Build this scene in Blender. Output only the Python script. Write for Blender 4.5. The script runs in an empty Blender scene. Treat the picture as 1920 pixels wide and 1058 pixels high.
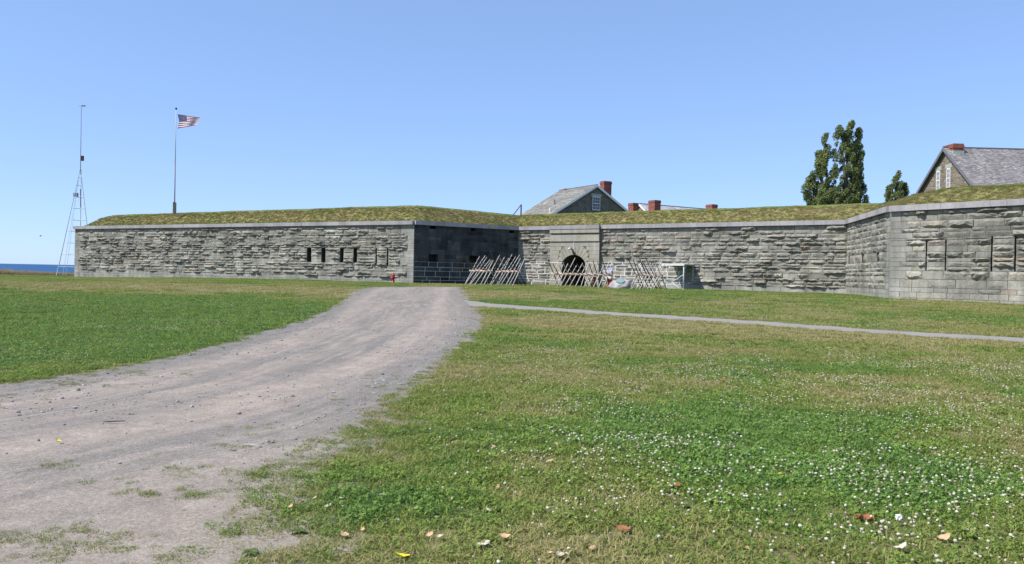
import bpy, bmesh, math, random
import numpy as np
from mathutils import Vector, Matrix
random.seed(7); RS = np.random.RandomState(11)
S = bpy.context.scene; COL = S.collection
R = math.radians

# ------------------------------------------------------------------ camera, sky, sun, exposure
FPX, EYE, PITCH, ROLL = 1500.0, 1.6, R(0.596), R(1.15)
cam = bpy.data.cameras.new('camera'); CAM = bpy.data.objects.new('camera', cam); COL.objects.link(CAM)
cam.sensor_width = 36; cam.lens = 36 * FPX / 1920; cam.clip_end = 90000; cam.clip_start = 0.1
fwd = Vector((0, math.cos(PITCH), -math.sin(PITCH))); r0 = Vector((1, 0, 0)); u0 = r0.cross(fwd)
rgt = r0 * math.cos(ROLL) + u0 * math.sin(ROLL); upv = u0 * math.cos(ROLL) - r0 * math.sin(ROLL)
m = Matrix((rgt, upv, -fwd)).transposed().to_4x4(); m.translation = (0, 0, EYE)
CAM.matrix_world = m; S.camera = CAM
S.render.resolution_x, S.render.resolution_y = 1024, 564
SUN_EL, SUN_A = R(50), R(67)        # elevation; degrees left of straight behind the camera
sd_ = Vector((-math.sin(SUN_A) * math.cos(SUN_EL), -math.cos(SUN_A) * math.cos(SUN_EL), math.sin(SUN_EL)))
w = bpy.data.worlds.new('World'); S.world = w; w.use_nodes = True
wn = w.node_tree; bg = wn.nodes['Background']
sky = wn.nodes.new('ShaderNodeTexSky'); sky.sky_type = 'NISHITA'; sky.sun_disc = False
sky.sun_elevation = SUN_EL; sky.sun_rotation = math.atan2(sd_.x, sd_.y)
sky.altitude = 100; sky.air_density = 0.7; sky.dust_density = 0.3; sky.ozone_density = 8
SKS = 0.12
v1 = wn.nodes.new('ShaderNodeVectorMath'); v1.operation = 'SCALE'; v1.inputs['Scale'].default_value = SKS; wn.links.new(sky.outputs[0], v1.inputs[0])
ga = wn.nodes.new('ShaderNodeGamma'); ga.inputs[1].default_value = 0.5; wn.links.new(v1.outputs[0], ga.inputs[0])
v2 = wn.nodes.new('ShaderNodeVectorMath'); v2.operation = 'MULTIPLY'; v2.inputs[1].default_value = (0.635 / SKS, 0.735 / SKS, 0.925 / SKS); wn.links.new(ga.outputs[0], v2.inputs[0])
wn.links.new(v2.outputs[0], bg.inputs[0]); bg.inputs[1].default_value = SKS
sl = bpy.data.lights.new('sun', 'SUN'); sl.energy = 4.2; sl.angle = R(0.5); sl.color = (1, 0.96, 0.9)
so = bpy.data.objects.new('sun', sl); COL.objects.link(so)
so.rotation_euler = (-sd_).to_track_quat('-Z', 'Y').to_euler(); so.location = (-30, -20, 60)
S.view_settings.view_transform = 'Standard'; S.view_settings.look = 'None'
S.view_settings.exposure = 0.55; S.view_settings.gamma = 1; S.view_settings.use_curve_mapping = False
S.render.engine = 'CYCLES'; S.cycles.max_bounces = 6

# ------------------------------------------------------------------ pixel -> world helpers (1920 px photo)
CP = Vector((0, 0, EYE))
def ray(px, py): return fwd * FPX + rgt * (px - 960) + upv * (529 - py)
def at(px, py, Y): d = ray(px, py); return CP + d * (Y / d.y)
def atz(px, py, z): d = ray(px, py); return CP + d * ((z - EYE) / d.z)
def sstep(a, b, x): t = np.clip((np.asarray(x, float) - a) / (b - a), 0, 1); return t * t * (3 - 2 * t)
def _h(i, j, s): v = np.sin(i * 127.1 + j * 311.7 + s * 74.7) * 43758.5453; return v - np.floor(v)
def vnoise(x, y, s=0):
    x = np.asarray(x, float); y = np.asarray(y, float)
    i, j = np.floor(x), np.floor(y); fx, fy = x - i, y - j; fx = fx * fx * (3 - 2 * fx); fy = fy * fy * (3 - 2 * fy)
    a = _h(i, j, s) * (1 - fx) + _h(i + 1, j, s) * fx; b = _h(i, j + 1, s) * (1 - fx) + _h(i + 1, j + 1, s) * fx
    return a * (1 - fy) + b * fy
def fbm(x, y, s=0): return (vnoise(x, y, s) + .5 * vnoise(2.1 * x, 2.1 * y, s + 1) + .25 * vnoise(4.3 * x, 4.3 * y, s + 2)) / 1.75
def shore(x): return 101 + 150 * sstep(-44, -34, x) + 1.5 * np.sin(np.asarray(x) * .21)
def zg(x, y):
    x = np.asarray(x, float); y = np.asarray(y, float)
    z = .63 * sstep(5, 50, y) * (1 - .62 * sstep(22, 52, -x))
    z = z + .05 * (fbm(x * .25, y * .25, 3) - .5) * sstep(8, 20, y)
    return z - 10 * sstep(0, 10, y - shore(x))
def z1(x, y): return float(zg(x, y))
def ground(px, py):
    z = 0.3
    for _ in range(12):
        p = atz(px, py, z); z = z1(p.x, p.y)
    return Vector((p.x, p.y, z))

# ------------------------------------------------------------------ object helpers
def tag(o, label=None, cat=None, group=None, kind=None):
    if label: o['label'] = label
    if cat: o['category'] = cat
    if group: o['group'] = group
    if kind: o['kind'] = kind
    return o
def empty(name, loc, rz=0.0):
    o = bpy.data.objects.new(name, None); COL.objects.link(o); o.location = loc; o.rotation_euler = (0, 0, rz); o.empty_display_size = .2
    return o
def link(name, me, parent=None, loc=(0, 0, 0)):
    o = bpy.data.objects.new(name, me); COL.objects.link(o); o.location = loc
    if parent: o.parent = parent
    return o
class MB:
    def __init__(s): s.v = []; s.f = []; s.mi = []
    def face(s, pts, mi=0):
        n = len(s.v); s.v += [tuple(p) for p in pts]; s.f.append(tuple(range(n, n + len(pts)))); s.mi.append(mi); return s
    def raw(s, vs, fs, mi=0):
        n = len(s.v); s.v += [tuple(p) for p in vs]; s.f += [tuple(i + n for i in f) for f in fs]; s.mi += [mi] * len(fs); return s
    def box(s, x0, x1, y0, y1, z0, z1, mi=0):
        return s.raw([(x0, y0, z0), (x1, y0, z0), (x1, y1, z0), (x0, y1, z0), (x0, y0, z1), (x1, y0, z1), (x1, y1, z1), (x0, y1, z1)],
                     [(0, 1, 5, 4), (1, 2, 6, 5), (2, 3, 7, 6), (3, 0, 4, 7), (4, 5, 6, 7), (3, 2, 1, 0)], mi)
    def tube(s, pts, rads, n=8, mi=0, wob=0):
        pts = [Vector(p) for p in pts]; rings = []
        if not hasattr(rads, '__len__'): rads = [rads] * len(pts)
        for i, p in enumerate(pts):
            t = (pts[min(i + 1, len(pts) - 1)] - pts[max(i - 1, 0)]).normalized()
            a = t.cross(Vector((0, 0, 1)) if abs(t.z) < .9 else Vector((1, 0, 0))).normalized(); b = t.cross(a)
            rings.append([p + (a * math.cos(2 * math.pi * k / n) + b * math.sin(2 * math.pi * k / n)) * rads[i] * (1 + random.uniform(-wob, wob)) for k in range(n)])
        fs = []
        for i in range(len(pts) - 1):
            for k in range(n): fs.append((i * n + k, i * n + (k + 1) % n, (i + 1) * n + (k + 1) % n, (i + 1) * n + k))
        fs.append(tuple(range(n))[::-1]); fs.append(tuple((len(pts) - 1) * n + k for k in range(n)))
        return s.raw([q for r in rings for q in r], fs, mi)
    def lathe(s, prof, c=(0, 0, 0), n=14, mi=0, axis='z'):
        vs = []; fs = []; c = Vector(c)
        for (rr, h) in prof:
            for k in range(n):
                a = 2 * math.pi * k / n; p = (rr * math.cos(a), rr * math.sin(a), h)
                if axis == 'x': p = (h, p[0], p[1])
                if axis == 'y': p = (p[0], h, p[1])
                vs.append(c + Vector(p))
        for i in range(len(prof) - 1):
            for k in range(n): fs.append((i * n + k, i * n + (k + 1) % n, (i + 1) * n + (k + 1) % n, (i + 1) * n + k))
        return s.raw(vs, fs, mi)
    def mesh(s, name, mats, smooth=False):
        me = bpy.data.meshes.new(name); me.from_pydata(s.v, [], s.f)
        for mm in (mats if isinstance(mats, (list, tuple)) else [mats]): me.materials.append(mm)
        if len(set(s.mi)) > 1: me.polygons.foreach_set('material_index', s.mi)
        bm = bmesh.new(); bm.from_mesh(me); bmesh.ops.recalc_face_normals(bm, faces=bm.faces[:]); bm.to_mesh(me); bm.free()
        if smooth: me.polygons.foreach_set('use_smooth', [True] * len(me.polygons))
        me.update(); return me
    def build(s, name, mats, parent=None, loc=(0, 0, 0), smooth=False): return link(name, s.mesh(name, mats, smooth), parent, loc)

# ------------------------------------------------------------------ material helpers
def nd(nt, t, ins=None, **props):
    n = nt.nodes.new(t)
    for k, v in props.items(): setattr(n, k, v)
    for k, v in (ins or {}).items():
        if isinstance(v, bpy.types.NodeSocket): nt.links.new(v, n.inputs[k])
        else: n.inputs[k].default_value = v
    return n
def c4(c): return (c[0], c[1], c[2], 1)
def mixc(nt, f, a, b, blend='MIX'):
    return nd(nt, 'ShaderNodeMix', {0: f, 6: a if isinstance(a, bpy.types.NodeSocket) else c4(a), 7: b if isinstance(b, bpy.types.NodeSocket) else c4(b)}, data_type='RGBA', blend_type=blend).outputs[2]
def math_(nt, op, a, b=0.0, clamp=False): return nd(nt, 'ShaderNodeMath', {0: a, 1: b}, operation=op, use_clamp=clamp).outputs[0]
def noise(nt, vec, scale, detail=3, rough=.55):
    return nd(nt, 'ShaderNodeTexNoise', {'Vector': vec, 'Scale': scale, 'Detail': detail, 'Roughness': rough}).outputs[0]
def mapr(nt, v, a, b, c, d): return nd(nt, 'ShaderNodeMapRange', {0: v, 1: a, 2: b, 3: c, 4: d}).outputs[0]
def ramp(nt, v, stops, interp='LINEAR'):
    n = nd(nt, 'ShaderNodeValToRGB', {0: v}); cr = n.color_ramp; cr.interpolation = interp
    while len(cr.elements) < len(stops): cr.elements.new(.5)
    for e, (p, c) in zip(cr.elements, stops): e.position = p; e.color = c4(c)
    return n.outputs[0]
def newmat(name, rough=.9, spec=.25):
    mt = bpy.data.materials.new(name); mt.use_nodes = True; nt = mt.node_tree; b = nt.nodes['Principled BSDF']
    b.inputs['Roughness'].default_value = rough; b.inputs['Specular IOR Level'].default_value = spec
    return mt, nt, b
def wpos(nt): return nd(nt, 'ShaderNodeNewGeometry').outputs['Position']
def vscale(nt, v, s): return nd(nt, 'ShaderNodeVectorMath', {0: v, 1: s}, operation='MULTIPLY').outputs[0]
def bump(nt, b, h, strength=.5, dist=.02): nt.links.new(nd(nt, 'ShaderNodeBump', {'Height': h, 'Strength': strength, 'Distance': dist}).outputs[0], b.inputs['Normal'])
def grey(nt, v): return nd(nt, 'ShaderNodeCombineColor', {0: v, 1: v, 2: v}).outputs[0]
def simple(name, c, rough=.7, spec=.3, var=.15, sc=6, metal=0.0, bstr=.15):
    mt, nt, b = newmat(name, rough, spec); p = wpos(nt)
    f = mapr(nt, noise(nt, p, sc, 4), .3, .7, 1 - var, 1 + var)
    nt.links.new(mixc(nt, 1.0, c, grey(nt, f), 'MULTIPLY'), b.inputs['Base Color']); b.inputs['Metallic'].default_value = metal
    if bstr: bump(nt, b, noise(nt, p, sc * 4, 3), bstr, .01)
    return mt
def stone_mat(name, stops, stain=.35, fine=.22, bs=.6, coarse_bump=True):
    mt, nt, b = newmat(name, .95, .15); p = wpos(nt)
    ob = nd(nt, 'ShaderNodeObjectInfo').outputs['Random']; at_ = nd(nt, 'ShaderNodeAttribute', attribute_name='tint').outputs['Fac']
    r = math_(nt, 'FRACT', math_(nt, 'ADD', ob, at_))
    c = ramp(nt, r, stops)
    st = mapr(nt, noise(nt, p, .55, 4, .6), .36, .66, 1 - stain, 1 + stain * .45)
    vs = mapr(nt, noise(nt, vscale(nt, p, (2.2, 2.2, .35)), 1.0, 3), .35, .6, 1 - stain * .6, 1.06)
    fn = mapr(nt, noise(nt, p, 9, 5, .65), .3, .7, 1 - fine, 1 + fine)
    f = math_(nt, 'MULTIPLY', math_(nt, 'MULTIPLY', st, vs), fn)
    c = mixc(nt, 1.0, c, grey(nt, f), 'MULTIPLY')
    lich = mapr(nt, noise(nt, p, 1.7, 4), .6, .75, 0, .25)
    c = mixc(nt, lich, c, (.30, .29, .17))
    nt.links.new(c, b.inputs['Base Color'])
    bump(nt, b, noise(nt, p, 14, 6, .7), bs, .05)
    return mt
G = [(0, (.25, .25, .225)), (.2, (.325, .318, .28)), (.4, (.285, .28, .252)), (.6, (.365, .355, .31)), (.75, (.29, .29, .262)), (.88, (.385, .375, .325)), (.965, (.34, .315, .27)), (.985, (.345, .285, .225)), (1, (.24, .24, .23))]
G = [(p_, tuple(v * w_ for v, w_ in zip(c_, (.92, .90, .86)))) for p_, c_ in G]
M_stone = stone_mat('grey_limestone', G)
M_dress = stone_mat('dressed_limestone', [(0, (.31, .303, .265)), (.5, (.34, .33, .288)), (1, (.285, .28, .255))], .32, .14, .25)
M_gatest = stone_mat('gate_sandstone', [(0, (.32, .295, .23)), (.4, (.37, .345, .28)), (.7, (.31, .30, .26)), (1, (.385, .345, .27))], .2, .12, .2)
M_dark = stone_mat('dark_ashlar', [(0, (.045, .048, .05)), (.3, (.085, .09, .088)), (.6, (.06, .062, .064)), (.88, (.105, .105, .10)), (.95, (.11, .08, .065)), (1, (.045, .05, .056))], .5, .25, .3)  # darker ashlar for the left flank wall
M_cop = stone_mat('coping_stone_grey', [(0, (.315, .298, .302)), (.5, (.365, .345, .348)), (1, (.285, .268, .28))], .15, .12, .15)
M_back = simple('wall_core', (.13, .13, .12), .95, .1)
M_mortar = simple('white_mortar', (.68, .66, .62), .9, .2, .12)
M_black = simple('black_iron', (.012, .012, .014), .6, .3)
M_in = simple('passage_stone', (.07, .07, .06), .95, .1, .3)  # stone of recesses and passage darkened, their shade put into the colour
M_wood = simple('weathered_pole_wood', (.44, .41, .37), .85, .2, .3, 5)
M_poleshade_stick = simple('pole_shade_and_stick', (.09, .08, .07), .9, .1, .3, 5)  # shade on viewer-leaning poles put into colour; also the road stick's own tone
M_beam = simple('peeled_log', (.46, .34, .27), .85, .2, .35, 4)
M_red = simple('hydrant_red', (.36, .035, .03), .45, .4, .25, 8)
M_white = simple('white_paint', (.78, .77, .74), .6, .3, .08)
M_galv = simple('galvanised_steel', (.48, .55, .56), .5, .4, .15)
M_boxd = simple('instrument_box', (.05, .025, .04), .6, .3)
M_rust = simple('rusty_steel', (.25, .17, .16), .7, .2, .3)
M_postw = simple('grey_green_post', (.15, .16, .13), .9, .15, .3)
M_brown = simple('brown_timber', (.16, .09, .06), .85, .15, .3)
M_lead = simple('flashing', (.30, .36, .33), .6, .3)
M_glass, _n, _b = newmat('window_glass', .08, .5); _b.inputs['Base Color'].default_value = (.05, .06, .08, 1)

# ------------------------------------------------------------------ road and footpath outlines on the ground
def gp(l): return [ground(*p).xy for p in l]
RL = gp([(0, 724), (120, 707), (230, 690), (330, 670), (420, 647), (500, 624), (580, 601), (625, 580), (650, 561), (676, 544), (703, 538.6)])
RT = gp([(780, 538), (862, 538.4)])
RR = gp([(866, 545), (868, 556), (876, 568), (890, 581), (897, 598), (893, 614), (868, 640), (838, 664), (815, 688), (775, 722), (725, 752), (700, 778), (650, 806), (570, 845), (490, 890), (455, 950), (428, 1005), (400, 1058)])
ROAD = [Vector((-60, -12)), Vector((-40, 3)), Vector((-16, 8.0))] + RL + RT + RR + [Vector((-1.35, 2.2)), Vector((-1.6, -2)), Vector((-5, -14))]
PT = gp([(862, 561), (905, 567), (950, 571.5), (1100, 582), (1300, 594.5), (1500, 608), (1700, 622), (1920, 634)])
PB = gp([(872, 574), (905, 576), (950, 579), (1100, 589), (1300, 601.5), (1500, 615.5), (1700, 630), (1920, 642.5)])
ext = (PT[-1] - PT[-2]).normalized() * 30
PATH = PT + [PT[-1] + ext, PB[-1] + ext] + PB[::-1]
def sdist(x, y, poly):              # signed distance, positive inside
    x = np.asarray(x, float); y = np.asarray(y, float); d = np.full(x.shape, 1e9); ins = np.zeros(x.shape, bool)
    for i in range(len(poly)):
        a, b = poly[i], poly[(i + 1) % len(poly)]; ex, ey = b[0] - a[0], b[1] - a[1]
        t = np.clip(((x - a[0]) * ex + (y - a[1]) * ey) / (ex * ex + ey * ey + 1e-12), 0, 1)
        d = np.minimum(d, np.hypot(x - a[0] - t * ex, y - a[1] - t * ey))
        if abs(ey) > 1e-12: ins ^= ((a[1] > y) != (b[1] > y)) & (x < a[0] + (y - a[1]) * ex / ey)
    return np.where(ins, d, -d)
def road_f(x, y): return sdist(x, y, ROAD) + .22 * (fbm(x * 1.1, y * 1.1, 21) - .5) + .16 * (vnoise(x * 4, y * 4, 22) - .5)
def path_f(x, y): return sdist(x, y, PATH) + .22 * (fbm(x * 1.5, y * 1.5, 31) - .5) + .08 * (vnoise(x * 6, y * 6, 32) - .5)

# patches of the lawn: centre pixel, half sizes in metres -> dry, lush, clover
def blob(x, y, px, py, ax, ay, rot=0.0):
    p = ground(px, py); dx, dy = x - p.x, y - p.y; c, s_ = math.cos(rot), math.sin(rot)
    return np.exp(-(((dx * c + dy * s_) / ax) ** 2 + ((-dx * s_ + dy * c) / ay) ** 2))
def lawn_state(x, y):
    x = np.asarray(x, float); y = np.asarray(y, float)
    n1 = fbm(x * .35, y * .35, 41); n2 = fbm(x * 1.1, y * 1.1, 44)
    dry = .36 + 1.5 * (n1 - .5) + 1.1 * (n2 - .5)
    for a in [(430, 541, 16, 4.5), (620, 548, 6, 5), (250, 533, 12, 4)]: dry = dry + .6 * blob(x, y, *a)
    for a in [(960, 600, 3.2, 2.2), (1200, 608, 4.5, 1.4), (1420, 622, 4, 1.0), (1650, 638, 3, .8)]: dry = dry + 1.0 * blob(x, y, *a)
    for a in [(1010, 800, .9, 1.3), (1130, 850, .6, .5), (1110, 1035, .4, .25), (720, 800, .35, .8), (980, 760, .8, .8), (1000, 870, .4, .4)]: dry = dry + .4 * blob(x, y, *a)
    for a in [(200, 590, 9, 9), (420, 590, 5, 7), (60, 630, 4, 4)]: dry = dry - .8 * blob(x, y, *a)
    for a in [(1330, 790, 1.2, .8), (1500, 860, 1.2, .7), (1700, 900, 1, .6), (760, 960, .7, .5), (700, 900, .5, .6), (1420, 880, 1.3, .9), (1350, 800, 1.3, 1.2), (1750, 950, .9, .9), (1480, 690, 2.5, .8)]: dry = dry - .45 * blob(x, y, *a)
    dry = dry - .15 * sstep(30, 50, y) * sstep(0, 8, x)
    dry = dry + .3 * np.exp(-np.maximum(-sdist(x, y, ROAD), 0) / 1.2) * (y > 8) + .12 * (x > 0)
    clov = 0 * x
    for a in [(1060, 672, 1.0, .9), (1060, 665, 1.3, 1.6), (1200, 770, .9, .5), (1190, 825, .5, .3), (1250, 700, 2.6, 2.4), (1250, 770, 1.6, .9), (1350, 830, 1.6, 1.3), (1600, 850, 2.0, 1.6), (1600, 960, 1.6, .9), (1800, 1000, 1.0, .9), (1300, 870, 1, .7), (1720, 690, 4, 2.5), (1550, 740, 2.4, 2), (1850, 800, 1.6, 2)]: clov = clov + blob(x, y, *a)
    for a in [(385, 610, 1.6, .5), (245, 617, 1.5, .4), (60, 672, 1.2, .6), (185, 640, 1.0, .3), (1500, 581, 4, .5), (1650, 612, 3, .4)]: clov = clov + .9 * blob(x, y, *a)
    for a in [(250, 570, 8, 4), (380, 610, 4, 2), (60, 660, 4, 3), (700, 560, 6, 3), (1500, 590, 10, 3)]: clov = clov + .35 * blob(x, y, *a)
    clov = np.clip(clov, 0, 1.1) * sstep(.25, .52, fbm(x * .9, y * .9, 51))
    rf = sdist(x, y, ROAD); right = sstep(-3.2, -.5, x)
    wid = np.where(y < 9, .18 + .75 * right, .25)
    dirt = sstep(-wid * 1.6, .05, rf + .35 * wid * (fbm(x * 3, y * 3, 61) - .5) * 2)
    return np.clip(dry, 0, 1), np.clip(clov, 0, 1), dirt

# ------------------------------------------------------------------ ground meshes
def lines(lo, hi, fine_lo, fine_hi, step, grow):
    a = list(np.arange(fine_lo, fine_hi, step)); s_ = step
    while a[-1] < hi: s_ *= grow; a.append(a[-1] + s_)
    s_ = step; b = [fine_lo]
    while b[-1] > lo: s_ *= grow; b.append(b[-1] - s_)
    return np.array(b[:0:-1] + a)
GX = lines(-900, 900, -7.5, 5, .1, 1.06)
gy = [3.0]
while gy[-1] < 72: gy.append(gy[-1] * 1.0135)
while gy[-1] < 300: gy.append(gy[-1] * 1.03)
gl = [3.0]; st = .05
while gl[-1] > -60: st *= 1.12; gl.append(gl[-1] - st)
GY = np.array(gl[:0:-1] + gy)
XX, YY = np.meshgrid(GX, GY, indexing='ij')
F_road = road_f(XX, YY); F_path = np.minimum(path_f(XX, YY), -F_road - .0); F_lawn = -np.maximum(F_road, F_path)
F_path = np.minimum(path_f(XX, YY), -F_road)
def msq(F, zoff):
    vid = {}; V = []; FC = []
    nx, ny = F.shape; ins = F > 0
    def corner(i, j):
        k = (i, j)
        if k not in vid: vid[k] = len(V); V.append((GX[i], GY[j]))
        return vid[k]
    def edge(i, j, i2, j2):
        k = (i, j, i2, j2) if (i, j) < (i2, j2) else (i2, j2, i, j)
        if k not in vid:
            f0, f1 = F[i, j], F[i2, j2]; t = f0 / (f0 - f1); vid[k] = len(V)
            V.append((GX[i] + t * (GX[i2] - GX[i]), GY[j] + t * (GY[j2] - GY[j])))
        return vid[k]
    cnt = ins[:-1, :-1].astype(int) + ins[1:, :-1] + ins[1:, 1:] + ins[:-1, 1:]
    for i, j in np.argwhere(cnt > 0):
        cs = [(i, j), (i + 1, j), (i + 1, j + 1), (i, j + 1)]; poly = []
        for k in range(4):
            a, b = cs[k], cs[(k + 1) % 4]
            if ins[a]: poly.append(corner(*a))
            if ins[a] != ins[b]: poly.append(edge(*a, *b))
        if len(poly) >= 3: FC.append(poly)
    V = np.array(V); z = zg(V[:, 0], V[:, 1]) + zoff(V[:, 0], V[:, 1])
    return V, z, FC
def ground_obj(name, F, mat, zoff, attrs=()):
    V, z, FC = msq(F, zoff); me = bpy.data.meshes.new(name)
    me.from_pydata(np.column_stack([V, z]).tolist(), [], FC); me.materials.append(mat)
    for an, fn in attrs:
        a = me.attributes.new(an, 'FLOAT', 'POINT'); a.data.foreach_set('value', np.asarray(fn(V[:, 0], V[:, 1]), dtype=np.float32))
    me.polygons.foreach_set('use_smooth', [True] * len(me.polygons)); me.update()
    return tag(link(name, me), kind='structure')
def attr(nt, n, t='GEOMETRY'): return nd(nt, 'ShaderNodeAttribute', attribute_name=n, attribute_type=t).outputs['Fac']
# road: streaks run along the wheel tracks ('across' attribute), gravel between them
def road_color(nt, p):
    ac = attr(nt, 'across'); al = attr(nt, 'along')
    cv = nd(nt, 'ShaderNodeCombineXYZ', {0: ac, 1: math_(nt, 'MULTIPLY', al, .07), 2: 0.0}).outputs[0]
    st1 = noise(nt, cv, 1.15, 4, .55); st2 = noise(nt, nd(nt, 'ShaderNodeVectorMath', {0: cv, 1: (7, 5, 3)}, operation='ADD').outputs[0], 6.0, 4, .65)
    big = noise(nt, p, .5, 4, .6); sp = noise(nt, p, 70, 3, .75); sp2 = noise(nt, p, 24, 4, .7)
    c = mixc(nt, mapr(nt, st1, .42, .57, 0, 1), (.205, .186, .165), (.285, .24, .20))
    c = mixc(nt, mapr(nt, st2, .46, .66, 0, .75), c, (.37, .31, .255))
    c = mixc(nt, math_(nt, 'MULTIPLY', attr(nt, 'track'), mapr(nt, noise(nt, p, 1.6, 4, .6), .3, .6, .35, .95)), c, (.365, .305, .25))
    c = mixc(nt, mapr(nt, big, .4, .65, 0, .4), c, (.215, .198, .175))
    c = mixc(nt, mapr(nt, attr(nt, 'edge'), 0, 1, 0, .6), c, (.19, .177, .157))
    c = mixc(nt, attr(nt, 'pale'), c, (.31, .26, .208))
    k = math_(nt, 'MULTIPLY', mapr(nt, sp, .3, .7, .68, 1.3), mapr(nt, sp2, .3, .7, .78, 1.2))
    k = math_(nt, 'MULTIPLY', k, mapr(nt, noise(nt, p, 3.2, 4, .65), .3, .7, .86, 1.13))
    return mixc(nt, 1.0, c, grey(nt, k), 'MULTIPLY'), math_(nt, 'ADD', math_(nt, 'MULTIPLY', sp, .4), sp2)
# lawn soil / thatch
M_lawn, nt, b = newmat('lawn_thatch', .95, .1); p = wpos(nt)
fine = noise(nt, p, 38, 4, .7); mid = noise(nt, p, 5, 4, .6)
g = mixc(nt, fine, (.035, .055, .014), (.13, .165, .045)); d_ = mixc(nt, fine, (.11, .10, .04), (.29, .255, .12))
f = math_(nt, 'ADD', attr(nt, 'dry'), mapr(nt, mid, .3, .7, -.3, .3), True)
c = mixc(nt, f, g, d_)
so_, hb_ = road_color(nt, p)
dm = mapr(nt, math_(nt, 'ADD', attr(nt, 'dirt'), mapr(nt, noise(nt, p, 7, 4, .65), .3, .7, -.35, .35)), .42, .6, 0, 1)
c = mixc(nt, dm, c, so_); nt.links.new(c, b.inputs['Base Color']); bump(nt, b, fine, .5, .02)
M_road, nt, b = newmat('dirt_gravel', .95, .12); c, hb_ = road_color(nt, wpos(nt)); nt.links.new(c, b.inputs['Base Color']); bump(nt, b, hb_, .55, .025)
M_path, nt, b = newmat('worn_asphalt', .95, .12); p = wpos(nt)
c = mixc(nt, noise(nt, p, 30, 4, .7), (.19, .18, .166), (.32, .30, .275)); c = mixc(nt, mapr(nt, noise(nt, p, 1.2, 3), .4, .7, 0, .4), c, (.33, .295, .255))
nt.links.new(c, b.inputs['Base Color']); bump(nt, b, noise(nt, p, 40, 3), .3, .01)
# road coordinates: along / across measured from a smooth centre line
CL = [Vector((-34, -2)), Vector((-12, 2.5)), Vector((-5.5, 6.5)), Vector((-4.2, 9)), (RL[2] + RR[10]) / 2, (RL[4] + RR[8]) / 2, (RL[6] + RR[5]) / 2, (RL[8] + RR[3]) / 2, (RL[10] + RT[1]) / 2, (RL[10] + RT[1]) / 2 + Vector((2, 8))]
def cl_coords(x, y):
    best = np.full(np.shape(x), 1e9); al = np.zeros(np.shape(x)); ac = np.zeros(np.shape(x)); L = 0
    for a, b_ in zip(CL[:-1], CL[1:]):
        e = b_ - a; l = e.length; t = np.clip(((x - a.x) * e.x + (y - a.y) * e.y) / l / l, 0, 1)
        dx, dy = x - a.x - t * e.x, y - a.y - t * e.y; d = np.hypot(dx, dy); sg = np.sign(e.x * dy - e.y * dx); mk = d < best
        best = np.where(mk, d, best); al = np.where(mk, L + t * l, al); ac = np.where(mk, d * sg, ac); L += l
    return al, ac
def rut(x, y):
    al, ac = cl_coords(x, y); fade = sstep(0, .5, road_f(x, y))
    return fade * (-.012 * np.exp(-((ac - .9) / .28) ** 2) - .012 * np.exp(-((ac + .9) / .28) ** 2) + .012 * (fbm(x * 2, y * 2, 71) - .5) - .01)
TRK = ((-1.75, .2, .8), (-.55, .26, 1.0), (.75, .22, .9), (1.7, .3, .7), (2.5, .2, .5))
def track(x, y):
    al, ac = cl_coords(x, y); ac = ac + .35 * (fbm(al * .16, 0 * al, 7) - .5); t = 0 * ac
    for c_, w_, k_ in TRK: t = t + k_ * np.exp(-((ac - c_ * (1 + .03 * (al - 10))) / (w_ * (.75 + .5 * vnoise(al * .3, 0 * al + c_ * 9, 8)))) ** 2)
    return np.clip(t, 0, 1)
RATT = [('track', track), ('along', lambda x, y: cl_coords(x, y)[0]), ('across', lambda x, y: cl_coords(x, y)[1] + .25 * (fbm(x * .5, y * .5, 5) - .5)), ('edge', lambda x, y: (1 - sstep(0, 1.1, sdist(x, y, ROAD))) * sstep(5.5, 9, y)), ('pale', lambda x, y: .75 * sstep(7.5, 4.5, y) * sstep(-4.5, -1.5, x) + 0 * x)]
ground_obj('lawn', F_lawn, M_lawn, lambda x, y: 0 * x, RATT + [('dry', lambda x, y: lawn_state(x, y)[0]), ('dirt', lambda x, y: lawn_state(x, y)[2])])
ground_obj('gravel_road', F_road, M_road, rut, RATT)
ground_obj('footpath', F_path, M_path, lambda x, y: .003 + 0 * x)
# sea out to the horizon
M_sea, nt, b = newmat('lake_water', .6, .06); p = wpos(nt)
wv = noise(nt, vscale(nt, p, (.02, .06, 1)), 1.0, 5, .6)
nt.links.new(mixc(nt, wv, (.02, .075, .175), (.04, .11, .24)), b.inputs['Base Color']); bump(nt, b, noise(nt, vscale(nt, p, (.15, .4, 1)), 1.0, 5, .65), .6, 1.0)
sea = MB(); sea.face([(-60000, 70, -8.5), (60000, 70, -8.5), (60000, 60000, -8.5), (-60000, 60000, -8.5)]).build('sea', M_sea); tag(bpy.data.objects['sea'], kind='structure')

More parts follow.
